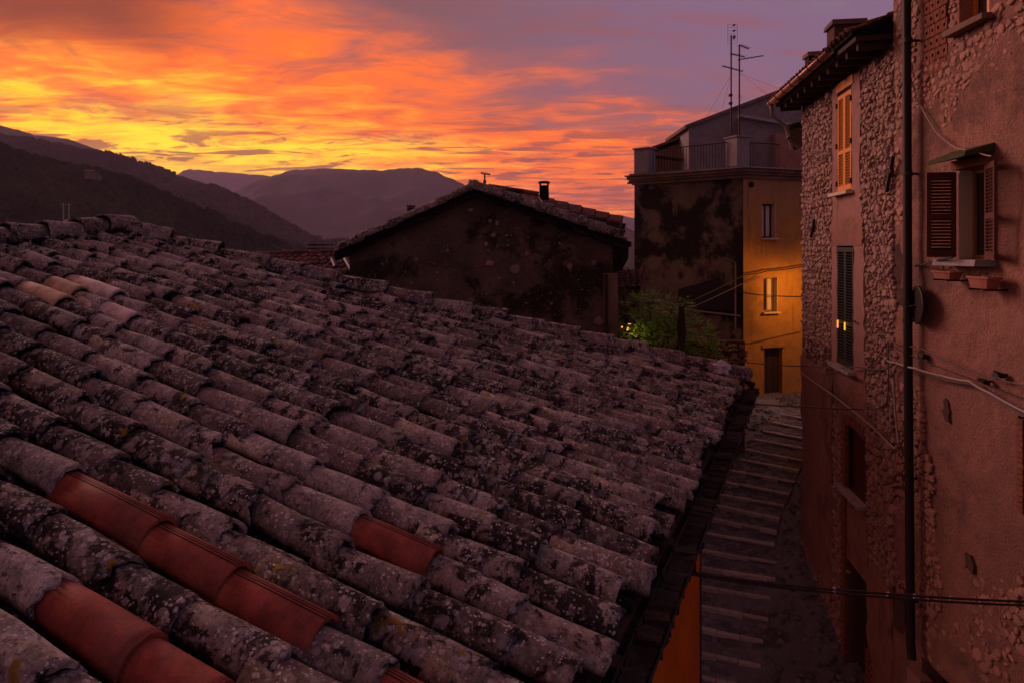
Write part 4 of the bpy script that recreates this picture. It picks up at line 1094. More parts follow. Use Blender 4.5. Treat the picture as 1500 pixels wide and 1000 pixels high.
def pot_trough(x0, x1, y, off, h, lab):
    a, b_ = near_pt(x0, y, off), near_pt(x1, y, off); c = (a + b_) / 2; L_ = (b_ - a).length * 1.0
    M_ = MXn; r0, r1 = .13, .09; base = c - Vector((0, 0, h))
    t_ = thing('flower_trough', base, lab, 'flower pot')
    mb = MB(); vs = []; n_ = 16
    for (z, k) in ((0, .78), (h * .8, .95), (h * .8, 1.06), (h, 1.06), (h, .93), (h * .7, .9)):
        for q in range(n_):
            an = 2 * math.pi * q / n_; cx = math.cos(an); sx = math.sin(an); p = 4; kk = (abs(cx) ** p + abs(sx) ** p) ** (-1 / p)
            vs.append(base + ND * (cx * kk * L_ / 2 * k) + NN * (sx * kk * .10 * k) + Vector((0, 0, z)))
    fs = [(j * n_ + q, j * n_ + (q + 1) % n_, (j + 1) * n_ + (q + 1) % n_, (j + 1) * n_ + q) for j in range(5) for q in range(n_)] + [tuple(range(n_))[::-1], tuple(range(5 * n_, 6 * n_))]
    mb.add(vs, fs, False); mb.build('trough', M_terra, t_)
    mb = MB()
    for _ in range(60):
        q = base + ND * rnd(-.42, .42) * L_ + NN * rnd(-.07, .07) + Vector((0, 0, h + rnd(-.03, .04))); r_ = rnd(.012, .03)
        v1, v2 = Vector((rnd(-1, 1), rnd(-1, 1), rnd(-.3, 1))).normalized() * r_, Vector((rnd(-1, 1), rnd(-1, 1), rnd(-.3, .6))).normalized() * r_
        mb.add([q, q + v1, q + v1 + v2, q + v2], [(0, 1, 2, 3)])
    mb.build('withered_plant', M_leafy, t_, kind='stuff')
    for k in (-.3, .3):
        mb = MB(); p = base + ND * k * L_; mb.bar(p - Vector((0, 0, .015)) - NN * off, p - Vector((0, 0, .015)) + NN * .1, .02, .02); mb.build('bracket', M_iron, t_)
pot_trough(1372, 1404, 397, .22, .10, 'shallow left-hand terracotta trough under the open-shuttered window')
pot_trough(1424, 1460, 405, .20, .14, 'deeper right-hand terracotta trough, with withered plants, under the open-shuttered window')
# brick jamb of the window at the frame's edge
z = w3[2] + .03
while z < w3[3]:
    mb = MB(); mb.box(on_n(w3[0] + .05, z, -.02), (.09 + rnd(0, .03), .08, .052), MXn, .003); mb.build('brick', M_brick, nh); z += .062
for (x, y, w, h) in ((1391, 600, .16, .26), (1425, 824, .2, .2)):
    c = near_pt(x, y); t_ = (c - NO).dot(ND); mb = MB()
    pts = [on_n(t_ + math.cos(a) * w * rnd(.2, .7), c.z + math.sin(a) * h * rnd(.25, .75), .045) for a in [2 * math.pi * q / 13 for q in range(13)]]
    mb.poly_prism(pts, NN * -.03); mb.build('hole', M_mortar, nh)
for (x, y) in ((1352, 522), (1443, 558), (1465, 548)):
    c = near_pt(x, y, .08); mb = MB(); mb.box(c, (.10, .10, .06), MXn, .02); mb.bar(c, c - NN * .12, .02, .02); mb.build('cable_anchor', M_iron, nh)
# lower pilaster and its base wall
mb = MB(); mb.box(on_n(near_t(1352) , -7.6, .05), (.34, .16, 3.3), MXn, .01); mb.build('pilaster', M_band, nh)
# downpipe
dpx = [near_pt(1327, -420, .16), near_pt(1328, 0, .16), near_pt(1330, 500, .16), near_pt(1334, 940, .16), near_pt(1336, 966, .20)]
mb = MB(); mb.tube(dpx, .058, 12); dpo = mb.build('downpipe', M_pipe, nh)
for y in (60, 255, 470, 700, 880):
    c = near_pt(1329.5, y, .16); mb = MB(); mb.tube([c - Vector((0, 0, .03)), c + Vector((0, 0, .03))], .066, 12); mb.bar(c, c - NN * .16, .03, .03); mb.build('pipe_clip', M_iron, dpo)
# round sign on the pipe, seen nearly edge-on
c = near_pt(1344.5, 447, .12); t_ = thing('round_sign', c - Vector((0, 0, .29)), 'round dark disc on a short arm beside the downpipe, seen nearly edge-on', 'sign')
ax = Vector((-.985, -.06, 0)).normalized() 
ax = Vector((-.925, .235, 0)).normalized()
mb = MB(); uu = Vector((0, 0, 1)); vv = ax.cross(uu)
ring = []
for (r_, k) in ((.0, .02), (.25, .02), (.27, .012), (.27, -.012), (.25, -.02), (0, -.02)):
    ring.append([c + (uu * math.cos(2 * math.pi * q / 28) + vv * math.sin(2 * math.pi * q / 28)) * max(r_, .001) + ax * k for q in range(28)])
mb.add([p for r_ in ring for p in r_], [(j * 28 + q, j * 28 + (q + 1) % 28, (j + 1) * 28 + (q + 1) % 28, (j + 1) * 28 + q) for j in range(5) for q in range(28)]); mb.build('disc', M_pipe, t_)
mb = MB(); mb.tube([c - ax * .02, near_pt(1331, 450, .20)], .018, 8); mb.build('arm', M_iron, t_)

# ------------------------------------------------------------------ yellow house at the end of the alley
YC, YL, YR_ = Vector((7.82, 24, 0)), Vector((4.62, 26.8, 0)), Vector((13.5, 26.05, 0))
yd = (YR_ - YC).normalized(); yn = Vector((yd.y, -yd.x, 0)); ld = (YL - YC).normalized(); ln = Vector((-ld.y, ld.x, 0))
if ln.y > 0: ln = -ln
yh = thing('yellow_house', (8.5, 28, -6.2), 'tall house at the alley end, yellow lamplit front, blackened side wall and railed roof terrace', 'house')
zc = 2.40
def yel_t(x):
    d_ = Vector(((x - HX) / F, 1, 0)); k = YC.dot(yn) / d_.dot(yn); return (d_ * k - YC).dot(yd)
def on_y(t_, z_, k=0.0): return YC + yd * t_ + yn * k + Vector((0, 0, z_))
def on_l(t_, z_, k=0.0): return YC + ld * t_ + ln * k + Vector((0, 0, z_))
MXy = Matrix((yd, yn, Vector((0, 0, 1)))).transposed(); MXl = Matrix((ld, ln, Vector((0, 0, 1)))).transposed()
def yz(x, y): return (HY - y) / F * on_y(yel_t(x), 0).y
a1 = (yel_t(1116.5), yel_t(1135), yz(1126, 349), yz(1126, 299))
a2 = (yel_t(1118.5), yel_t(1138), yz(1128, 457), yz(1128, 407))
a3 = (yel_t(1119.5), yel_t(1146), -6.2, yz(1130, 509))
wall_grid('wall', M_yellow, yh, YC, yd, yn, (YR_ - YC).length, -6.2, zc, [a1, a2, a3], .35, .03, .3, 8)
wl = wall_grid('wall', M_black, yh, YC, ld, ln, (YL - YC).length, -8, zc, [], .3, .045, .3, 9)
mb = MB(); mb.hexa([Vector((YC.x + .15, YC.y + .35, -6.2)), Vector((YR_.x, YR_.y + .3, -6.2)), Vector((YR_.x, 34, -6.2)), Vector((YL.x + .3, YL.y + 1, -6.2)), Vector((YC.x + .15, YC.y + .35, zc - .05)), Vector((YR_.x, YR_.y + .3, zc - .05)), Vector((YR_.x, 34, zc - .05)), Vector((YL.x + .3, YL.y + 1, zc - .05))]); mb.build('body', M_dark, yh)
def ywin(h, curtain):
    t0, t1, z0, z1 = h; mb = MB(); b = .055
    for (a, c, w, hh) in ((t0 + b / 2, (z0 + z1) / 2, b, z1 - z0), (t1 - b / 2, (z0 + z1) / 2, b, z1 - z0), ((t0 + t1) / 2, z0 + b / 2, t1 - t0, b), ((t0 + t1) / 2, z1 - b / 2, t1 - t0, b), ((t0 + t1) / 2, (z0 + z1) / 2, .05, z1 - z0)):
        mb.box(on_y(a, c, -.2), (w, .05, hh), MXy)
    f = mb.build('window', M_ywood if not curtain else M_iron, yh)
    for q in (0, 1):
        mb = MB(); mb.box(on_y(lerp(t0, t1, .27 + .46 * q), (z0 + z1) / 2, -.215), ((t1 - t0) / 2 - .07, .006, z1 - z0 - .1), MXy); mb.build('pane', M_white if (curtain or q) else M_glass, f)
    mb = MB(); mb.box(on_y((t0 + t1) / 2, z0 - .025, .04), (t1 - t0 + .14, .18, .05), MXy); mb.build('sill', M_whitepaint, f)
    mb = MB(); mb.box(on_y(t1 + .008 - .01, (z0 + z1) / 2, -.075), (.016, .19, z1 - z0 - .01), MXy); mb.build('reveal', M_whitepaint, f)
ywin(a1, True); ywin(a2, False)
mb = MB(); mb.box(on_y((a3[0] + a3[1]) / 2, (a3[2] + a3[3]) / 2, -.24), (a3[1] - a3[0], .06, a3[3] - a3[2]), MXy); dd = mb.build('door', M_wood, yh)
for k in range(3):
    mb = MB(); mb.box(on_y(lerp(a3[0], a3[1], (k + .5) / 3), (a3[2] + a3[3]) / 2, -.2), ((a3[1] - a3[0]) / 3 - .02, .03, a3[3] - a3[2] - .1), MXy); mb.build('board', M_wood, dd)
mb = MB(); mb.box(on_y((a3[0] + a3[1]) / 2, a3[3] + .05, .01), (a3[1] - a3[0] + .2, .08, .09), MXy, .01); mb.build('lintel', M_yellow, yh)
mb = MB(); c = on_y(yel_t(1100), yz(1100, 271), .01); mb.tube([c - yn * .02, c + yn * .03], .10, 14); mb.build('vent', M_dark, yh)
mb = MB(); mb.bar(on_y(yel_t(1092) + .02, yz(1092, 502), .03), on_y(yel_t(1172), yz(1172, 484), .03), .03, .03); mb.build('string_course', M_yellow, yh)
# cornice mouldings on both faces
Lf, Ll = (YR_ - YC).length, (YL - YC).length
for i, (dz_, hh, kk) in enumerate(((.0, .10, .10), (.11, .07, .20), (.19, .10, .28), (.30, .05, .36))):
    mb = MB(); up = Vector((0, 0, 1)); z = zc - .1 + dz_
    A_ = YC + (yn * kk + ln * kk * .9); 
    pts = [YL + ln * kk + ld * kk * .6, A_, YR_ + yn * kk, YR_ - yn * .3, YC + (YR_ - YC).normalized() * .2 - yn * .3, YL - ln * .3 + ld * kk * .6]
    mb.poly_prism([Vector((p.x, p.y, z)) for p in pts], up * hh); mb.build('cornice', M_cornice if i != 3 else M_grey, yh)
for k in range(34):     # dentil tiles under the terrace edge of the side wall
    mb = MB(); t_ = Ll * (k + .5) / 34; mb.tube([on_l(t_, zc + .27, .25), on_l(t_, zc + .25, .42)], .045, 6); mb.build('edge_tile', M_cornice, yh)
zt_ = zc + .26
mb = MB(); mb.poly_prism([Vector((YC.x, YC.y + .1, zt_ - .05)), Vector((YR_.x, YR_.y, zt_ - .05)), Vector((YR_.x, 33, zt_ - .05)), Vector((YL.x + .2, YL.y + 3, zt_ - .05)), Vector((YL.x, YL.y, zt_ - .05))], (0, 0, .05)); mb.build('terrace_floor', M_grey, yh)
def post(c, w, h, MX, d_=None):
    mb = MB(); mb.box(Vector((c.x, c.y, zt_ + h / 2)), (w, d_ or w, h), MX, .006); p = mb.build('parapet_post', M_grey, yh)
    mb = MB(); mb.box(Vector((c.x, c.y, zt_ + h + .025)), (w + .1, (d_ or w) + .1, .05), MX); mb.build('coping', M_grey, p)
post(YC - ln * .20 - yn * .20 + ld * .22 + yd * .08, .55, 1.06, MXy, .62)
post(YL - ln * .25 - ld * .30, .62, .98, MXl, .5)
def railing(a, b_, z0, h, nb_):
    a, b_ = Vector(a), Vector(b_); mb = MB(); up = Vector((0, 0, 1))
    mb.bar(a + up * (z0 + h), b_ + up * (z0 + h), .035, .03); mb.bar(a + up * (z0 + .08), b_ + up * (z0 + .08), .03, .02); rl = mb.build('railing', M_iron, yh)
    for k in range(nb_ + 1):
        p = lerp(a, b_, k / nb_); mb = MB(); mb.bar(p + up * z0, p + up * (z0 + h), .018, .018, (0, 1, 0)); mb.build('baluster', M_iron, rl)
pa, pb = on_l(.62, 0, -.15), on_l(Ll - .72, 0, -.15)
railing(pa, pb, zt_, .92, 26)
railing(on_y(.42, 0, -.15), on_y(1.62, 0, -.15), zt_, .88, 16)
# upper storey behind the terrace: grey gable with a sloping top
Ya = 27.5
g1, g2_, g3_, g4 = P(1009, 262, Ya), P(1009, 187, Ya), P(1160, 130, Ya), P(1300, 150, Ya)
g5 = P(1300, 262, Ya)
mb = MB(); mb.poly_prism([g1, g2_, g3_, g4, g5], (0, 3.2, 0)); mb.build('upper_wall', M_grey, yh)
mb = MB(); o1, o2 = P(1004, 188.5, Ya - .15), P(1160, 129.5, Ya - .15); o3 = P(1310, 150, Ya - .15); up = Vector((0, 0, .13)); bk = Vector((0, 3.6, 0))
mb.hexa([o1, o2, o2 + bk, o1 + bk, o1 + up, o2 + up, o2 + bk + up, o1 + bk + up]); mb.hexa([o2, o3, o3 + bk, o2 + bk, o2 + up, o3 + up, o3 + bk + up, o2 + bk + up]); mb.build('upper_roof', M_cornice, yh)
mb = MB(); q1, q2, q3, q4 = P(1084, 172, Ya - .5), P(1150, 187, Ya - .5), P(1200, 192, Ya - .5), P(1200, 262, Ya - .5); q0 = P(1084, 262, Ya - .5)
mb.poly_prism([q0, q1, q2, q3, q4], (0, .45, 0)); mb.build('lean_to_wall', M_grey, yh)
mb = MB(); mb.bar(P(1082, 170.5, Ya - .6), P(1205, 192, Ya - .6), .35, .09); mb.build('lean_to_roof', M_edge, yh)
mb = MB(); mb.poly_prism([P(1136, 196, Ya - .9), P(1136, 262, Ya - .9), P(1205, 262, Ya - .9), P(1205, 196, Ya - .9)], (0, .38, 0)); mb.build('stair_wall', M_plaster, yh)
# plank shed with its own little roof, left on the terrace
Ys = 29.2
shd = P(985, 240, Ys)
mb = MB(); mb.poly_prism([P(948, 262, Ys), P(948, 224, Ys), P(1012, 201, Ys), P(1012, 262, Ys)], (0, 1.6, 0)); sh2 = mb.build('shed_wall', M_wood, yh)
for k in range(15):
    x = 949 + k * 4.2; ytop = lerp(224, 201, (x - 948) / 64) + 3
    mb = MB(); a = P(x + 1.7, 262, Ys - .03); b_ = P(x + 1.7, ytop, Ys - .03); mb.box((a + b_) / 2, (.095, .03, (b_ - a).length)); mb.build('plank', M_plaster, sh2)
mb = MB(); o1, o2 = P(944, 222.5, Ys - .2), P(1014, 198, Ys - .2); mb.hexa([o1, o2, o2 + Vector((0, 2, 0)), o1 + Vector((0, 2, 0)), o1 + Vector((0, 0, .1)), o2 + Vector((0, 0, .1)), o2 + Vector((0, 2, .1)), o1 + Vector((0, 2, .1))]); mb.build('shed_roof', M_cornice, yh)
mb = MB(); mb.bar(P(953, 229, Ys - .6), P(1013, 237, Ys - .6), .6, .05); mb.build('awning_rail', M_iron, yh)
# pipe and ledges on the blackened side
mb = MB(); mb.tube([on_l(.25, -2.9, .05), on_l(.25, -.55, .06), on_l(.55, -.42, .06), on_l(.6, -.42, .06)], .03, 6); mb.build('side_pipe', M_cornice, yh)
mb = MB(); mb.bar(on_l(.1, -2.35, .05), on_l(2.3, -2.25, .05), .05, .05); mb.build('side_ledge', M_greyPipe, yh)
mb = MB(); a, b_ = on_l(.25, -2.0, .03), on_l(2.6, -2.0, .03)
mb.poly_prism([on_l(.3, -2.2, .04), on_l(.3, -1.45, .04), on_l(1.1, -1.15, .04), on_l(2.4, -1.55, .04), on_l(2.4, -2.2, .04)], ln * .02); mb.build('shadow_panel', M_pipe, yh)  # dark sheet standing in for a lean-to's shadow on the wall

# antennas standing on the terrace
def tv_mast(x, y0, y1, Y, label, elems, k=0):
    b = P(x, y0, Y); top = P(x, y1, Y); t_ = thing('antenna', b, label, 'antenna', 'tv antennas on the roof terrace')
    mb = MB(); mb.tube([b, top], .028, 8); mb.build('mast', M_iron, t_)
    for (xa, ya, xb, yb, kind) in elems:
        mb = MB(); a, c = P(xa, ya, Y), P(xb, yb, Y); mb.tube([a, c], .02, 6)
        bo = mb.build('boom', M_iron, t_)
        n_ = 6
        for q in range(n_):
            p = lerp(a, c, (q + .5) / n_); dv = (c - a).normalized(); w = Vector((0, 1, 0)) * .32 + Vector((0, 0, .05)); mb = MB(); mb.tube([p - w, p + w], .006, 4, False); mb.build('element', M_iron, bo)
    return t_, b, top
tA, bA, topA = tv_mast(1071, 195, 52, 25.6, 'taller tv mast on the terrace with a grid panel on top and two crossed booms', [(1070, 79, 1091, 84, 0), (1058, 97, 1088, 105, 0)])
mb = MB(); c = P(1073, 50, 25.55)
for q in range(7):
    z = lerp(-.34, .34, q / 6); mb.bar(c + Vector((-.17, 0, z)), c + Vector((.17, 0, z)), .006, .006)
for q in (-.17, .17): mb.bar(c + Vector((q, 0, -.34)), c + Vector((q, 0, .34)), .009, .009, (0, 1, 0))
mb.build('grid_reflector', M_iron, tA)
for dz_ in (.28, .08, -.12, -.18):
    mb = MB(); mb.box(c + Vector((.02, -.1, dz_)), (.07, .14, .035)); mb.build('dipole', M_iron, tA)
for y in (140, 152):
    mb = MB(); mb.box(P(1070, y, 25.55), (.12, .1, .08)); mb.build('clamp', M_iron, tA)
for q, (x, y) in enumerate(((1035, 172), (1058, 160))):
    mb = MB(); mb.tube([P(1071, 110, 25.6), P(x, y, 26.2)], .004, 4, False); mb.build('guy_wire', M_iron, tA)
tB, bB, topB = tv_mast(1083, 206, 66, 25.2, 'shorter tv mast with a bent top arm and one long boom pointing right', [(1083, 66, 1097, 72, 0), (1081, 88, 1118, 82, 0)])
for q, (x, y) in enumerate(((1145, 132), (1128, 142))):
    mb = MB(); mb.tube([P(1084, 108, 25.2), P(x, y, 26.2)], .004, 4, False); mb.build('guy_wire', M_iron, tB)
mb = MB(); mb.tube([P(1084, 140, 25.15), P(1086.5, 143, 25.15), P(1085, 147, 25.15), P(1083, 146, 25.15)], .008, 5); mb.build('cable_loop', M_cable, tB)

# ------------------------------------------------------------------ dark gable house in the middle
GY = 15.0
gh = thing('gable_house', P(700, 800, GY), 'dark soot-stained gable wall with a heavy tiled verge, standing behind the big tiled roof', 'house')
WL[gh.name] = gh.location.copy()
gz0 = -7.0
def GP(x, y, Y=GY): return P(x, y, Y)
poly = [GP(512, 372), GP(560, 347), GP(620, 314), GP(697, 283), GP(760, 303), GP(830, 328), GP(884, 347), GP(905, 358)]
# front face with relief
nxg, nzg = 64, 40; mb = MB(); vs = []
for i in range(nxg + 1):
    x = lerp(512, 905, i / nxg); ytop = interp(x, [(512, 372), (560, 347), (620, 314), (697, 283), (760, 303), (830, 328), (884, 347), (905, 358)])
    zt2 = (HY - ytop) / F * GY
    for j in range(nzg + 1):
        z = lerp(gz0, zt2, (j / nzg) ** .6); X = (x - HX) / F * GY
        rel = .05 * noise.fractal((X * 1.3, z * 1.3, 4), 1, 2, 5) + .02 * noise.noise((X * 7, z * 7, 1))
        vs.append((X, GY - (rel if 0 < i < nxg else 0), z))
mb.add(vs, [(i * (nzg + 1) + j, (i + 1) * (nzg + 1) + j, (i + 1) * (nzg + 1) + j + 1, i * (nzg + 1) + j + 1) for i in range(nxg) for j in range(nzg)])
gw = mb.build('wall', M_gable, gh)
bk = Vector((.6, 9, 0))
mb = MB()
mb.hexa([Vector((GP(905, 358).x, GY, gz0)), Vector((GP(905, 358).x + .6, GY + 9, gz0)), Vector((GP(905, 358).x + .3, GY + 9, gz0)), Vector((GP(905, 358).x - .3, GY + .05, gz0)),
         Vector((GP(905, 358).x, GY, GP(905, 358).z - .05)), Vector((GP(905, 358).x + .6, GY + 9, GP(905, 358).z - .05)), Vector((GP(905, 358).x + .3, GY + 9, GP(905, 358).z - .05)), Vector((GP(905, 358).x - .3, GY + .05, GP(905, 358).z - .05))])
mb.hexa([Vector((GP(512, 372).x, GY, gz0)), Vector((GP(512, 372).x + .3, GY + .05, gz0)), Vector((GP(512, 372).x + .9, GY + 9, gz0)), Vector((GP(512, 372).x + .6, GY + 9, gz0)),
         Vector((GP(512, 372).x, GY, GP(512, 372).z)), Vector((GP(512, 372).x + .3, GY + .05, GP(512, 372).z)), Vector((GP(512, 372).x + .9, GY + 9, GP(512, 372).z)), Vector((GP(512, 372).x + .6, GY + 9, GP(512, 372).z))])
mb.build('side_wall', M_gable, gh)
# roof slabs
apex = GP(697, 284); le = GP(494, 376); re_ = GP(922, 362)
mb = MB(); fo = Vector((0, -.25, 0)); up = Vector((0, 0, .10))
for a, b_ in ((le, apex), (apex, re_)):
    mb.hexa([a + fo, b_ + fo, b_ + bk, a + bk, a + fo + up, b_ + fo + up, b_ + bk + up, a + bk + up])
grf = mb.build('roof', M_bed, gh)
# verge tiles laid along both slopes, three rows deep so the edge reads thick
random.seed(31)
for a, b_, rows in ((le, apex, 3), (re_, apex, 3)):
    dv = (b_ - a); L_ = dv.length; dv.normalize()
    for r_ in range(rows):
        v = rnd(.12, .2)
        while v < L_ - .42:
            x = dv.cross(Vector((0, -.05, 1))).normalized(); z = x.cross(dv)
            if z.z < 0: x = -x; z = -z
            o_ = a + dv * v + Vector((0, -.22 + r_ * .21, .10 + rnd(-.01, .02)))
            big = 1.0 + ((.55 if a is re_ else .2) if r_ == 0 else 0)
            link_inst('verge_tile', random.choice(CAPS[:5]) if r_ == 0 else random.choice(OLD[:10]), frame(o_, dv.cross(z), dv, z) @ Matrix.Rotation(R(rnd(-4, 4)), 4, 'Z') @ Matrix.Rotation(R(-2.5), 4, 'X') @ Matrix.Scale(big, 4), grf)
            v += rnd(.34, .42)
# rest of the covering, seen only from elsewhere
lst = []
for a, b_ in ((le, apex), (re_, apex)):
    dv = (b_ - a); L_ = dv.length; dv.normalize()
    for r_ in range(36):
        v = 0
        while v < L_ - .1:
            z = Vector((0, 0, 1)) - dv * dv.z; z.normalize(); lst.append((random.choice(LOWB), frame(a + dv * v + Vector((.04 * r_ * .37, .45 + r_ * .23, .10)), dv.cross(z), dv, z) @ Matrix.Rotation(R(-3), 4, 'X'))); v += .36
joined('roof_tile', lst, M_brownroof, grf)
lst = []
for k in range(14): 
    o_ = apex + Vector((.6 * k * .42 / 9, -.24 + k * .42, .15)); link_inst('ridge_tile', random.choice(CAPS), frame(o_, Vector((1, 0, 0)), Vector((0, 1, 0)), Vector((0, 0, 1))) @ Matrix.Rotation(R(-2), 4, 'X'), grf)
# under-verge course of thin stones
for a, b_ in ((le, apex), (apex, re_)):
    L_ = (b_ - a).length; n_ = int(L_ / .42); 
    for k in range(n_):
        p0 = lerp(a, b_, (k + .04) / n_) + Vector((0, -.14, -.05)); p1 = lerp(a, b_, (k + rnd(.85, 1.02)) / n_) + Vector((0, -.14, -.05)); mb = MB(); mb.bar(p0 + Vector((0, 0, rnd(-.02, .01))), p1 + Vector((0, 0, rnd(-.03, .02))), .34, rnd(.03, .09)); mb.build('verge_stone', M_bed, grf)
# single stones showing in the render
for (x, y, w, h, me) in ((717, 386, .26, .2, 0), (712, 358, .12, .12, 0), (718, 324, .11, .14, 0), (728, 327, .1, .16, 0), (603, 415, .12, .09, 0), (690, 308, .2, .1, 0), (772, 372, .14, .18, 1), (835, 390, .2, .2, 1), (755, 395, .3, .3, 1), (878, 470, .35, .3, 1), (650, 330, .16, .1, 1),
                          (758, 335, .05, .05, 0), (762, 336, .05, .04, 0), (774, 348, .05, .05, 0), (742, 345, .08, .1, 1), (723, 345, .15, .14, 1), (715, 368, .13, .13, 1), (870, 385, .18, .2, 1), (690, 440, .2, .15, 1), (735, 470, .25, .2, 1), (808, 445, .1, .1, 0), (640, 400, .12, .1, 1), (610, 380, .1, .1, 1), (842, 372, .14, .1, 1), (805, 382, .05, .06, 0), (805, 396, .04, .05, 0)):
    c = GP(x, y, GY - .03); link_inst('stone', random.choice(STN if me == 0 else DST), frame(c, Vector((w * .8, 0, 0)), Vector((0, 0, h * .75)), Vector((0, -.07, 0))) @ Matrix.Rotation(rnd(-.6, .6), 4, 'Z'), gh)
mb = MB()
for _ in range(900):
    x = rnd(516, 900); y = rnd(300, 500)
    if y < interp(x, [(512, 380), (697, 295), (905, 366)]) or noise.noise((x * .02, y * .02, 3)) < -.1: continue
    c = GP(x, y, GY - .045); r_ = rnd(.006, .022) * (1 if random.random() < .92 else 1.9); n_ = 5; a0 = rnd(0, 6)
    ring = [c + Vector((math.cos(a0 + 2 * math.pi * k / n_) * r_ * rnd(.6, 1.2), rnd(-.01, .0), math.sin(a0 + 2 * math.pi * k / n_) * r_ * rnd(.6, 1.2))) for k in range(n_)]
    back = [p + Vector((0, .06, 0)) for p in ring]
    mb.add(ring + back + [c + Vector((0, -r_ * .6, 0))], [(k, 2 * n_, (k + 1) % n_) for k in range(n_)] + [(k, (k + 1) % n_, n_ + (k + 1) % n_, n_ + k) for k in range(n_)])
mb.build('small_stone', M_dstone, gh, kind='stuff')
# corner strip and eave return at the right
mb = MB(); a, b_ = GP(884, 400, GY - .08), GP(905, 400, GY - .08); mb.hexa([Vector((a.x, a.y, gz0)), Vector((b_.x, b_.y, gz0)), Vector((b_.x, GY + .1, gz0)), Vector((a.x, GY + .1, gz0)), Vector((a.x, a.y, GP(0, 400).z)), Vector((b_.x, b_.y, GP(0, 400).z)), Vector((b_.x, GY + .1, GP(0, 400).z)), Vector((a.x, GY + .1, GP(0, 400).z))]); mb.build('corner_pilaster', M_cornice, gh)
mb = MB(); mb.tube([GP(888, 402, GY - .15), GP(889, 520, GY - .15)], .035, 8); mb.build('downpipe', M_iron, gh)
mb = MB(); mb.poly_prism([GP(898, 358, GY - .03), GP(898, 400, GY - .03), GP(911, 396, GY - .03), GP(920, 380, GY - .03), GP(921, 366, GY - .03)], (0, .5, 0)); mb.build('eave_block', M_bed, gh)

# roof and chimney behind the gable
random.seed(41)
rb = thing('red_roof_house', P(840, 520, 20), 'house behind the gable with a brown-red tiled roof and small chimney', 'house')
A0, B0 = P(738, 291, 19), P(908, 331, 18.6); A1, B1 = P(733, 277, 22.5), P(912, 322, 22)
def tile_quad(parent, rname, A0, B0, A1, B1, cols_, rows_, meshes, mat, down='B', single=True):
    """tiles over a bilinear quad; columns run from the A side down to the B side"""
    lst = []
    for i in range(cols_):
        f = (i + .5) / cols_; a = lerp(A0, A1, f); b_ = lerp(B0, B1, f); dv = (a - b_).normalized(); L_ = (a - b_).length
        acr = (lerp(A1, B1, .5) - lerp(A0, B0, .5)).normalized(); z = dv.cross(acr)
        z = (z if z.z > 0 else -z).normalized()
        for j in range(rows_):
            o_ = b_ + dv * (L_ * j / rows_ + rnd(-.02, .02)) + z * .02
            lst.append((random.choice(meshes), frame(o_, dv.cross(z), dv, z) @ Matrix.Rotation(R(rnd(-2, 2)), 4, 'Z') @ Matrix.Rotation(R(-3), 4, 'X')))
    if single:
        for me, M in lst: link_inst('roof_tile', me, M, parent)
    else: joined('roof_tile', lst, mat, parent)
mb = MB(); up = Vector((0, 0, -.1)); mb.hexa([A0 + up, B0 + up, B1 + up, A1 + up, A0, B0, B1, A1]); rbr = mb.build('roof', M_wood, rb)
Lq = (A0 - B0).length
tile_quad(rbr, 'x', A0, B0, A1, B1, 16, max(2, round(Lq / .36)), LOWB, M_brownroof)
mb = MB(); c0, c1 = P(778, 345, 19.3), P(901, 352, 19.1); mb.hexa([Vector((c0.x, 19.4, -6)), Vector((c1.x, 19.2, -6)), Vector((c1.x, 22.3, -6)), Vector((c0.x, 22.3, -6)), Vector((c0.x, 19.4, P(0, 312, 19.3).z)), Vector((c1.x, 19.2, P(0, 334, 19.1).z)), Vector((c1.x, 22.3, P(0, 330, 22).z)), Vector((c0.x, 22.3, P(0, 300, 22).z))]); mb.build('wall', M_orange, rb)
for k in range(6):
    p = lerp(B0, B1, (k + .3) / 6) - Vector((0, 0, .12)); mb = MB(); mb.bar(p + Vector((.1, 0, -.03)), p + Vector((-.5, 0, .1)), .08, .08); mb.build('rafter', M_wood, rbr)
for a, b_, n_ in ((A1, lerp(A1, B1, .45), 3),):
    for k in range(n_):
        o_ = P(745 + k * 22, 281 + k * 3.5, 19.6); link_inst('ridge_tile', random.choice(LOWB), frame(o_, Vector((0, -1, 0)), Vector((-1, 0, .2)).normalized(), Vector((.2, 0, 1)).normalized()) @ Matrix.Scale(1.3, 4), rbr)
def chimney(x, ybase, ytop, Y, w, label, mat, parent, hollow=True):
    b = P(x, ybase, Y); tp = P(x, ytop, Y); H = tp.z - b.z
    mb = MB(); mb.box((b.x, b.y, b.z + H * .32), (w, w, H * .9), None, .004); ch = mb.build('chimney', mat, parent)
    if hollow:
        for sx in (-1, 1):
            for sy in (-1, 1): mb = MB(); mb.box((b.x + sx * w * .42, b.y + sy * w * .42, b.z + H * .84), (w * .16, w * .16, H * .2)); mb.build('cap_leg', mat, ch)
        mb = MB(); mb.box((b.x, b.y, tp.z - H * .04), (w * 1.25, w * 1.25, H * .06)); mb.box((b.x, b.y, tp.z + H * .01), (w * .9, w * .9, H * .06)); mb.build('cap', mat, ch)
    else:
        mb = MB(); mb.box((b.x, b.y, tp.z - H * .15), (w * 1.15, w * 1.15, H * .08)); mb.build('cap', mat, ch)
chimney(797, 290, 267, 20.2, .26, '', M_dark, rb)
lh = thing('roof_house', P(602, 480, 17.5), 'low dark house behind the left slope of the gable, only its chimney showing', 'house')
mb = MB(); c = P(602, 345, 19.5); mb.box((c.x, c.y, -3), (1.2, 2, 6.6)); mb.build('wall', M_gable, lh)
mb = MB(); c = P(602, 325, 17.5); mb.box((c.x, 18.5, c.z - .3), (1.3, 2.6, .2)); mb.build('roof', M_brownroof, lh)
chimney(602, 322, 299, 17.5, .17, '', M_pipe, lh, False)
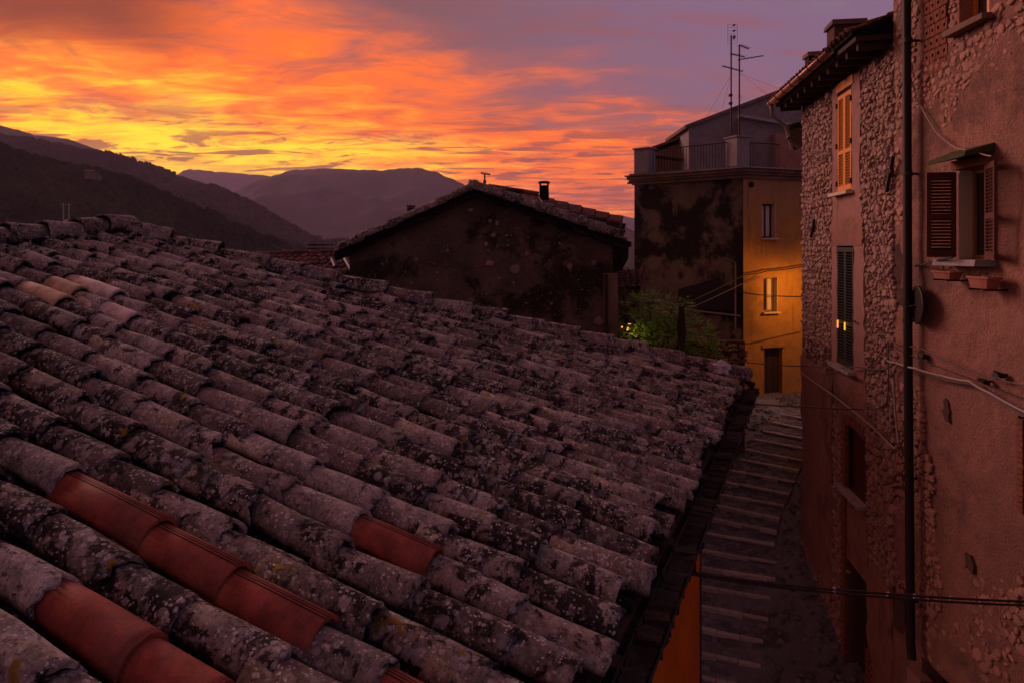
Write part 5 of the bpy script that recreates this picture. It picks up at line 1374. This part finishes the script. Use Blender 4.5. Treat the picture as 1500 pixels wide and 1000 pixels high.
b = P(710, 292, 18); t_ = thing('antenna', b, 'small tv aerial above the peak of the dark gable', 'antenna')
mb = MB(); mb.tube([b, P(710, 254, 18)], .022, 6); mb.build('mast', M_iron, t_)
mb = MB(); mb.tube([P(705, 254, 18), P(717, 256, 17.6)], .025, 6); mb.build('boom', M_iron, t_)
for q in range(4): mb = MB(); p = P(706 + q * 3, 254 + q * .5, 18); mb.tube([p + Vector((0, -.2, .02)), p + Vector((0, .2, 0))], .006, 4, False); mb.build('element', M_iron, t_)
mb = MB(); mb.box(P(710, 267, 17.97), (.07, .07, .08)); mb.build('clamp', M_iron, t_)
mb = MB(); mb.tube([P(789, 289, 19.0), P(797, 299, 17), P(808, 312, 15.0)], .008, 5, False); mb.build('cable', M_cableW, loc=P(797, 299, 17), label='thin pale wire slanting from the chimney roof down to the gable verge', cat='cable')

# low red roof left of the gable
lr = thing('low_red_roof_house', P(430, 520, 21), 'low house with a regular red tiled roof between the big roof and the dark gable', 'house')
zr = (HY - 373) / F * 22.0
RA, RB = Vector(((300 - HX) / F * 22, 22.0, zr - .10)), Vector(((545 - HX) / F * 22, 22.0, zr + .03))
LA, LB = Vector((RA.x - .75, 18.2, zr - 1.22)), Vector((RB.x - .75, 18.2, zr - 1.10))
mb = MB(); up = Vector((0, 0, -.12)); mb.hexa([LA + up, LB + up, RB + up, RA + up, LA, LB, RB, RA]); lrr = mb.build('roof', M_bed, lr)
tile_quad(lrr, 'x', RA, LA, RB, LB, 22, 10, LOW, M_farred)
for k in range(13):
    o_ = lerp(RA, RB, k / 13) + Vector((0, 0, .05 + rnd(-.01, .02))); dv = (RB - RA).normalized()
    link_inst('ridge_tile', random.choice(LOW), frame(o_, dv.cross(Vector((0, 0, 1))), dv, Vector((0, 0, 1))) @ Matrix.Scale(1.15, 4), lrr)
mb = MB(); mb.hexa([Vector((RA.x, 18.5, -7)), Vector((RB.x - .6, 18.5, -7)), Vector((RB.x, 25, -7)), Vector((RA.x, 25, -7)), Vector((RA.x - .6, 18.5, zr - 1.35)), Vector((RB.x - .6, 18.5, zr - 1.25)), Vector((RB.x, 21.9, zr - .2)), Vector((RA.x, 21.9, zr - .3))]); mb.build('wall', M_black, lr)
mb = MB(); mb.tube([P(505, 378, 19.5), P(514, 393, 18.5), P(517, 402, 18.3)], .06, 8); mb.tube([P(487, 380, 20.3), P(492, 391, 19.8)], .06, 8); mb.build('vent_pipe', M_iron, lr)

# scrap of red roof between gable and yellow house
sr = thing('courtyard_house', P(918, 560, 21.5), 'low red-brown roof glimpsed in the gap right of the dark gable', 'house')
A0, B0, A1, B1 = P(880, 392, 24), P(893, 425, 21), P(945, 396, 24), P(938, 424, 21)
mb = MB(); up = Vector((0, 0, -.1)); mb.hexa([B0 + up, B1 + up, A1 + up, A0 + up, B0, B1, A1, A0]); srr = mb.build('roof', M_wood, sr)
tile_quad(srr, 'x', A0, B0, A1, B1, 6, 8, LOWB, M_brownroof)
mb = MB(); mb.hexa([Vector((B0.x, B0.y + .1, -6)), Vector((B1.x, B1.y + .1, -6)), Vector((A1.x, A1.y, -6)), Vector((A0.x, A0.y, -6)), Vector((B0.x, B0.y + .1, B0.z - .12)), Vector((B1.x, B1.y + .1, B1.z - .12)), A1 + up * 1.5, A0 + up * 1.5]); mb.build('wall', M_gable, sr)

# low rubble wall at the foot of the blackened wall
random.seed(51)
swa, swb = P(1000, 500, 20.5), P(1091, 500, 19.2); swn = Vector((-.1, -1, 0)).normalized()
sw = thing('garden_wall', ((swa.x + swb.x) / 2, 20, -5.2), 'low dry rubble wall between the bush and the yellow corner', 'wall')
mb = MB(); mb.hexa([Vector((swa.x, swa.y, -5.6)), Vector((swb.x, swb.y, -5.6)), Vector((swb.x, swb.y + .4, -5.6)), Vector((swa.x, swa.y + .4, -5.6)), swa, swb, swb + Vector((0, .4, 0)), swa + Vector((0, .4, 0))]); mb.build('core', M_mortar, sw)
dv = (swb - swa); Lw_ = dv.length; dv.z = 0; dv.normalize(); wn = Vector((dv.y, -dv.x, 0))
stones_on(sw, (swa.x, swa.y, 0), dv, wn, Lw_, -4.6, swa.z - .02, lambda c, a, b_: .95, STN, M_stone, .11, 150, .05)

# ------------------------------------------------------------------ street lamps that light the yellow wall
def wall_lamp(pos, wall_pt, label, power, colr, cat='street lamp', spot=None):
    t_ = thing('street_lamp', pos, label, cat)
    mb = MB(); mb.tube([wall_pt, lerp(Vector(wall_pt), Vector(pos), .6) + Vector((0, 0, .25)), Vector(pos) + Vector((0, 0, .18))], .02, 8); mb.build('bracket', M_iron, t_)
    mb = MB(); c = Vector(pos); n_ = 12; vs = []
    for (r_, z) in ((.03, .18), (.12, .12), (.17, .05), (.16, .05), (.11, .11)):
        vs += [c + Vector((math.cos(2 * math.pi * k / n_) * r_, math.sin(2 * math.pi * k / n_) * r_, z)) for k in range(n_)]
    mb.add(vs, [(j * n_ + k, j * n_ + (k + 1) % n_, (j + 1) * n_ + (k + 1) % n_, (j + 1) * n_ + k) for j in range(4) for k in range(n_)]); mb.build('shade', M_iron, t_)
    mb = MB(); mb.tube([c + Vector((0, 0, .10)), c + Vector((0, 0, .02))], .035, 8); mb.build('bulb', M_glow, t_)
    l_ = bpy.data.lights.new('lamp_light', 'POINT'); l_.energy = power; l_.color = colr; l_.shadow_soft_size = .06
    lo = bpy.data.objects.new('lamp_light', l_); col.objects.link(lo); lo.parent = t_; lo.location = (0, 0, -.06)
wall_lamp((9.80, 23.2, -1.35), (10.6, 24.6, -1.1), 'street lamp on a bracket hidden behind the stone house, lighting the yellow front', 105, (1.0, .36, .03))
wall_lamp(P(922, 476, 16.5), P(903, 480, 16.7), 'tiny yellow lamp shining through the leaves right of the gable corner', 3.5, (1.0, .62, .2), 'lamp')
for k, (x, y) in enumerate(((911, 480), (919, 484), (920, 481), (931, 478.5))):
    mb = MB(); c = P(x, y, 17.6); mb.tube([c, c + Vector((0, 0, .035))], .022, 6); mb.build('fairy_light', M_glow, label=('leftmost of the four tiny yellow bulbs in the bush by the gable corner', 'lowest of the four tiny yellow bulbs in the bush', 'tiny yellow bulb just above the lowest one in the bush', 'rightmost and highest of the four tiny yellow bulbs in the bush')[k], cat='light bulb', group='small lights in the bush')

# ------------------------------------------------------------------ bush / small tree between the houses
random.seed(61)
def leafy(name, label, root, lobes, nleaf, mat, size, cat, twig=True, group=None):
    root = Vector(root); t_ = thing(name, root, label, cat, group)
    mb = MB()
    fork = root + Vector((rnd(-.1, .1), 0, 1.1))
    mb.tube([root, (root + fork) / 2 + Vector((.05, 0, 0)), fork], [.10, .08, .07], 8); mb.build('trunk', M_twig, t_)
    for i, (c, r_) in enumerate(lobes):
        for q in range(2):
            mb = MB(); e_ = Vector(c) + Vector((rnd(-.4, .4) * r_[0], rnd(-.4, .4) * r_[1], rnd(-.1, .5) * r_[2])); m_ = (fork + e_) / 2 + Vector((rnd(-.15, .15), 0, rnd(0, .2)))
            mb.tube([fork, m_, e_], [.05, .03, .012], 6); mb.build('limb', M_twig, t_)
    mb = MB()
    tot_ = sum(r_[0] * r_[2] for _, r_ in lobes)
    for c, r_ in lobes:
        c = Vector(c)
        k = int(nleaf * r_[0] * r_[2] / tot_ / 14)
        for _ in range(k):       # a spray: a stalk with leaflets drooping outwards
            while True:
                u = Vector((rnd(-1, 1), rnd(-1, 1), rnd(-1, 1)))
                if .15 < u.length < 1: break
            u = u.normalized() * u.length ** .45
            if noise.noise((u.x * 2.3 + c.x, u.y * 2.3, u.z * 2.3 + c.z)) < -.16: continue
            p = c + Vector((u.x * r_[0], u.y * r_[1], u.z * r_[2]))
            dv = (u + Vector((rnd(-.5, .5), rnd(-.5, .5), rnd(-.1, .6)))).normalized(); L_ = size * rnd(2.0, 3.8)
            sd = dv.cross(Vector((0, 0, 1)));
            if sd.length < .05: continue
            sd.normalize()
            for q in range(7):
                f = (q + 1) / 7; b = p + dv * L_ * f - Vector((0, 0, L_ * .3 * f * f))
                for sg in (-1, 1):
                    ld_ = (sd * sg * .9 + dv * .55 + Vector((rnd(-.2, .2), rnd(-.2, .2), rnd(-.45, .1)))).normalized(); ll = size * rnd(.7, 1.2) * (1.1 - .5 * f); wv = ld_.cross(Vector((rnd(-.4, .4), rnd(-.4, .4), 1))).normalized() * ll * .28
                    mb.add([b, b + ld_ * ll * .5 + wv, b + ld_ * ll, b + ld_ * ll * .5 - wv], [(0, 1, 2, 3)])
    mb.build('crown', mat, t_)
bx0 = P(965, 560, 17.3)
leafy('bush', 'spreading dark green bush between the gable corner and the blackened wall', (bx0.x, 17.3, -4.6),
      [(P(952, 458, 17.3), (.62, .6, .42)), (P(985, 452, 17.5), (.42, .5, .26)), (P(935, 480, 17.2), (.4, .5, .42)), (P(998, 490, 17.0), (.78, .6, .40)), (P(965, 500, 17.0), (.8, .6, .4)), (P(1025, 505, 17.0), (.42, .4, .22)), (P(1050, 518, 17.0), (.35, .3, .2))], 20000, M_leaf, .085, 'bush')
bx1 = P(915, 560, 17.9)
leafy('shrub', 'yellowing shrub in the corner right of the gable, lit by a small lamp', (bx1.x, 17.9, -4.6), [(P(915, 450, 17.9), (.28, .4, .5)), (P(918, 480, 17.9), (.3, .4, .35)), (P(910, 432, 18.0), (.2, .3, .2))], 3500, M_leafy, .06, 'shrub')
leafy('sprig', 'small pale yellow-green sprig in front of the dark green bush', P(995, 520, 16.2), [(P(997, 505, 16.2), (.14, .15, .16))], 500, M_leafy, .045, 'plant')

# ------------------------------------------------------------------ cables
def cable(pts, r_, mat, label, sag=0.0, sub=10, group=None):
    P3 = []
    for a, b_ in zip(pts, pts[1:]):
        for k in range(sub):
            f = k / sub; P3.append(lerp(Vector(a), Vector(b_), f) - Vector((0, 0, sag * 4 * f * (1 - f))))
    P3.append(Vector(pts[-1])); mb = MB(); mb.tube(P3, r_, 6, True); return mb.build('cable', mat, label=label, cat='cable', group=group)
for k, lab in enumerate(('upper strand of the black cable pair crossing low over the steps', 'lower strand of the black cable pair crossing low over the steps')):
    cable([P(1006, 836 + 3 * k, 6.0), P(1240, 864 + 5 * k, 6.6), P(1570, 882 + 6 * k, 7.0)], .011, M_cable, lab, .02)
mb = MB()
cl = [P(x, y + 1.5, Y) for x, y, Y in ((1120, 851, 6.3), (1222, 862, 6.55), (1301, 869, 6.7), (1340, 872, 6.8), (1393, 875, 6.85), (1437, 878, 6.9))]
for c in cl: mb.box(c, (.02, .02, .05))
mb.build('cable_tie', M_cableW, label='row of pale ties binding the black cable pair over the steps', cat='cable tie')
cable([near_pt(1300, 528, .06), near_pt(1312, 531, .1), near_pt(1340, 539, .22), near_pt(1380, 550, .10), near_pt(1420, 558, .10), near_pt(1450, 575, .10), near_pt(1520, 612, .08)], .016, M_cableW, 'thick pale cable sweeping down the pink wall to the right edge', .01)
cable([near_pt(1340, 541, .20), near_pt(1380, 555, .08), near_pt(1425, 562, .08), near_pt(1455, 581, .08), near_pt(1520, 618, .06)], .012, M_cableG, 'darker cable running just under the thick pale one on the pink wall', .01)
cable([near_pt(1305, 500, .06), near_pt(1345, 508, .2), near_pt(1440, 548, .10), near_pt(1520, 566, .08)], .009, M_cableG, 'thin upper cable crossing the pink wall above the thick pale one', .02)
cable([near_pt(1305, 505, .06), near_pt(1345, 525, .2), near_pt(1440, 560, .06), near_pt(1520, 590, .05)], .006, M_cable, 'thinnest dark wire between the cables on the pink wall', .01)
cable([stone_pt(1172.5, 545, .10), stone_pt(1225, 582, .14), stone_pt(1275, 622, .14), stone_pt(1305, 652, .10), stone_pt(1311, 657, .08), stone_pt(1316, 648, .06), stone_pt(1311, 600, .06), stone_pt(1308, 545, .06), stone_pt(1316, 531, .06)], .017, M_cableW, 'pale cable slanting down the stone wall and looping up beside the downpipe', 0, 4)
cable([P(905, 512, 14.6), P(1000, 523, 14.4), P(1090, 530, 14.2), stone_pt(1180, 536, .2), stone_pt(1260, 537, .10), stone_pt(1296, 540, .06)], .011, M_cableG, 'level cable from the bush across the yellow door to the stone wall', .02)
cable([P(1096, 590, 8.2), P(1180, 595, 10.2), stone_pt(1260, 599, .15), stone_pt(1287, 597, .08), stone_pt(1299, 588, .06), stone_pt(1302, 560, .06), stone_pt(1301, 500, .06)], .012, M_cableG, 'cable from the far roof corner to the stone wall, turning up beside the downpipe', .01, 6)
cable([P(980, 456, 21.5), on_y(.0, yz(1090, 402), .12), on_y(yel_t(1120), yz(1120, 397), .12), on_y(yel_t(1178), yz(1178, 389), .12)], .02, M_cable, 'thick cable bundle crossing the yellow front between its two windows', .03)
cable([P(985, 462, 21.5), on_l(.0, yz(1090, 416), .16), on_y(yel_t(1110), yz(1110, 405), .10)], .014, M_cableG, 'paler wire below the bundle, rising from the bush to the yellow corner', .03)
cable([on_l(.5, yz(1090, 424), .1), on_y(0, yz(1090, 428), .1), on_y(yel_t(1120), yz(1120, 432), .06), on_y(yel_t(1175), yz(1175, 434), .06)], .013, M_cable, 'thin black wire just above the lower yellow-front window sill', .02)
cable([near_pt(1333, 110, .10), near_pt(1345, 150, .06), near_pt(1372, 195, .06), near_pt(1398, 216, .06), near_pt(1425, 221, .10), near_pt(1452, 229, .34)], .0075, M_cableW, 'thin white wire curving down from the downpipe to the mossy window canopy', 0.01, 5)
cable([stone_pt(1301, 500, .07), stone_pt(1285, 525, .07), stone_pt(1270, 540, .07)], .008, M_cable, 'short dark wire slanting from the cable corner towards the green shutters', 0)

# ------------------------------------------------------------------ haze over the valley
mb = MB(); mb.box((0, 3900, 220), (13000, 9400, 680))
hz = mb.build('haze', None, loc=(0, 3900, 0), kind='stuff')
m, t = new_mat('haze_air')
vol = t.add('ShaderNodeVolumePrincipled', {'Color': (0.66, 0.56, 0.86, 1), 'Density': 0.0001, 'Anisotropy': 0.2})
t.add('ShaderNodeOutputMaterial', {'Volume': vol.outputs[0]}); hz.data.materials.append(m)
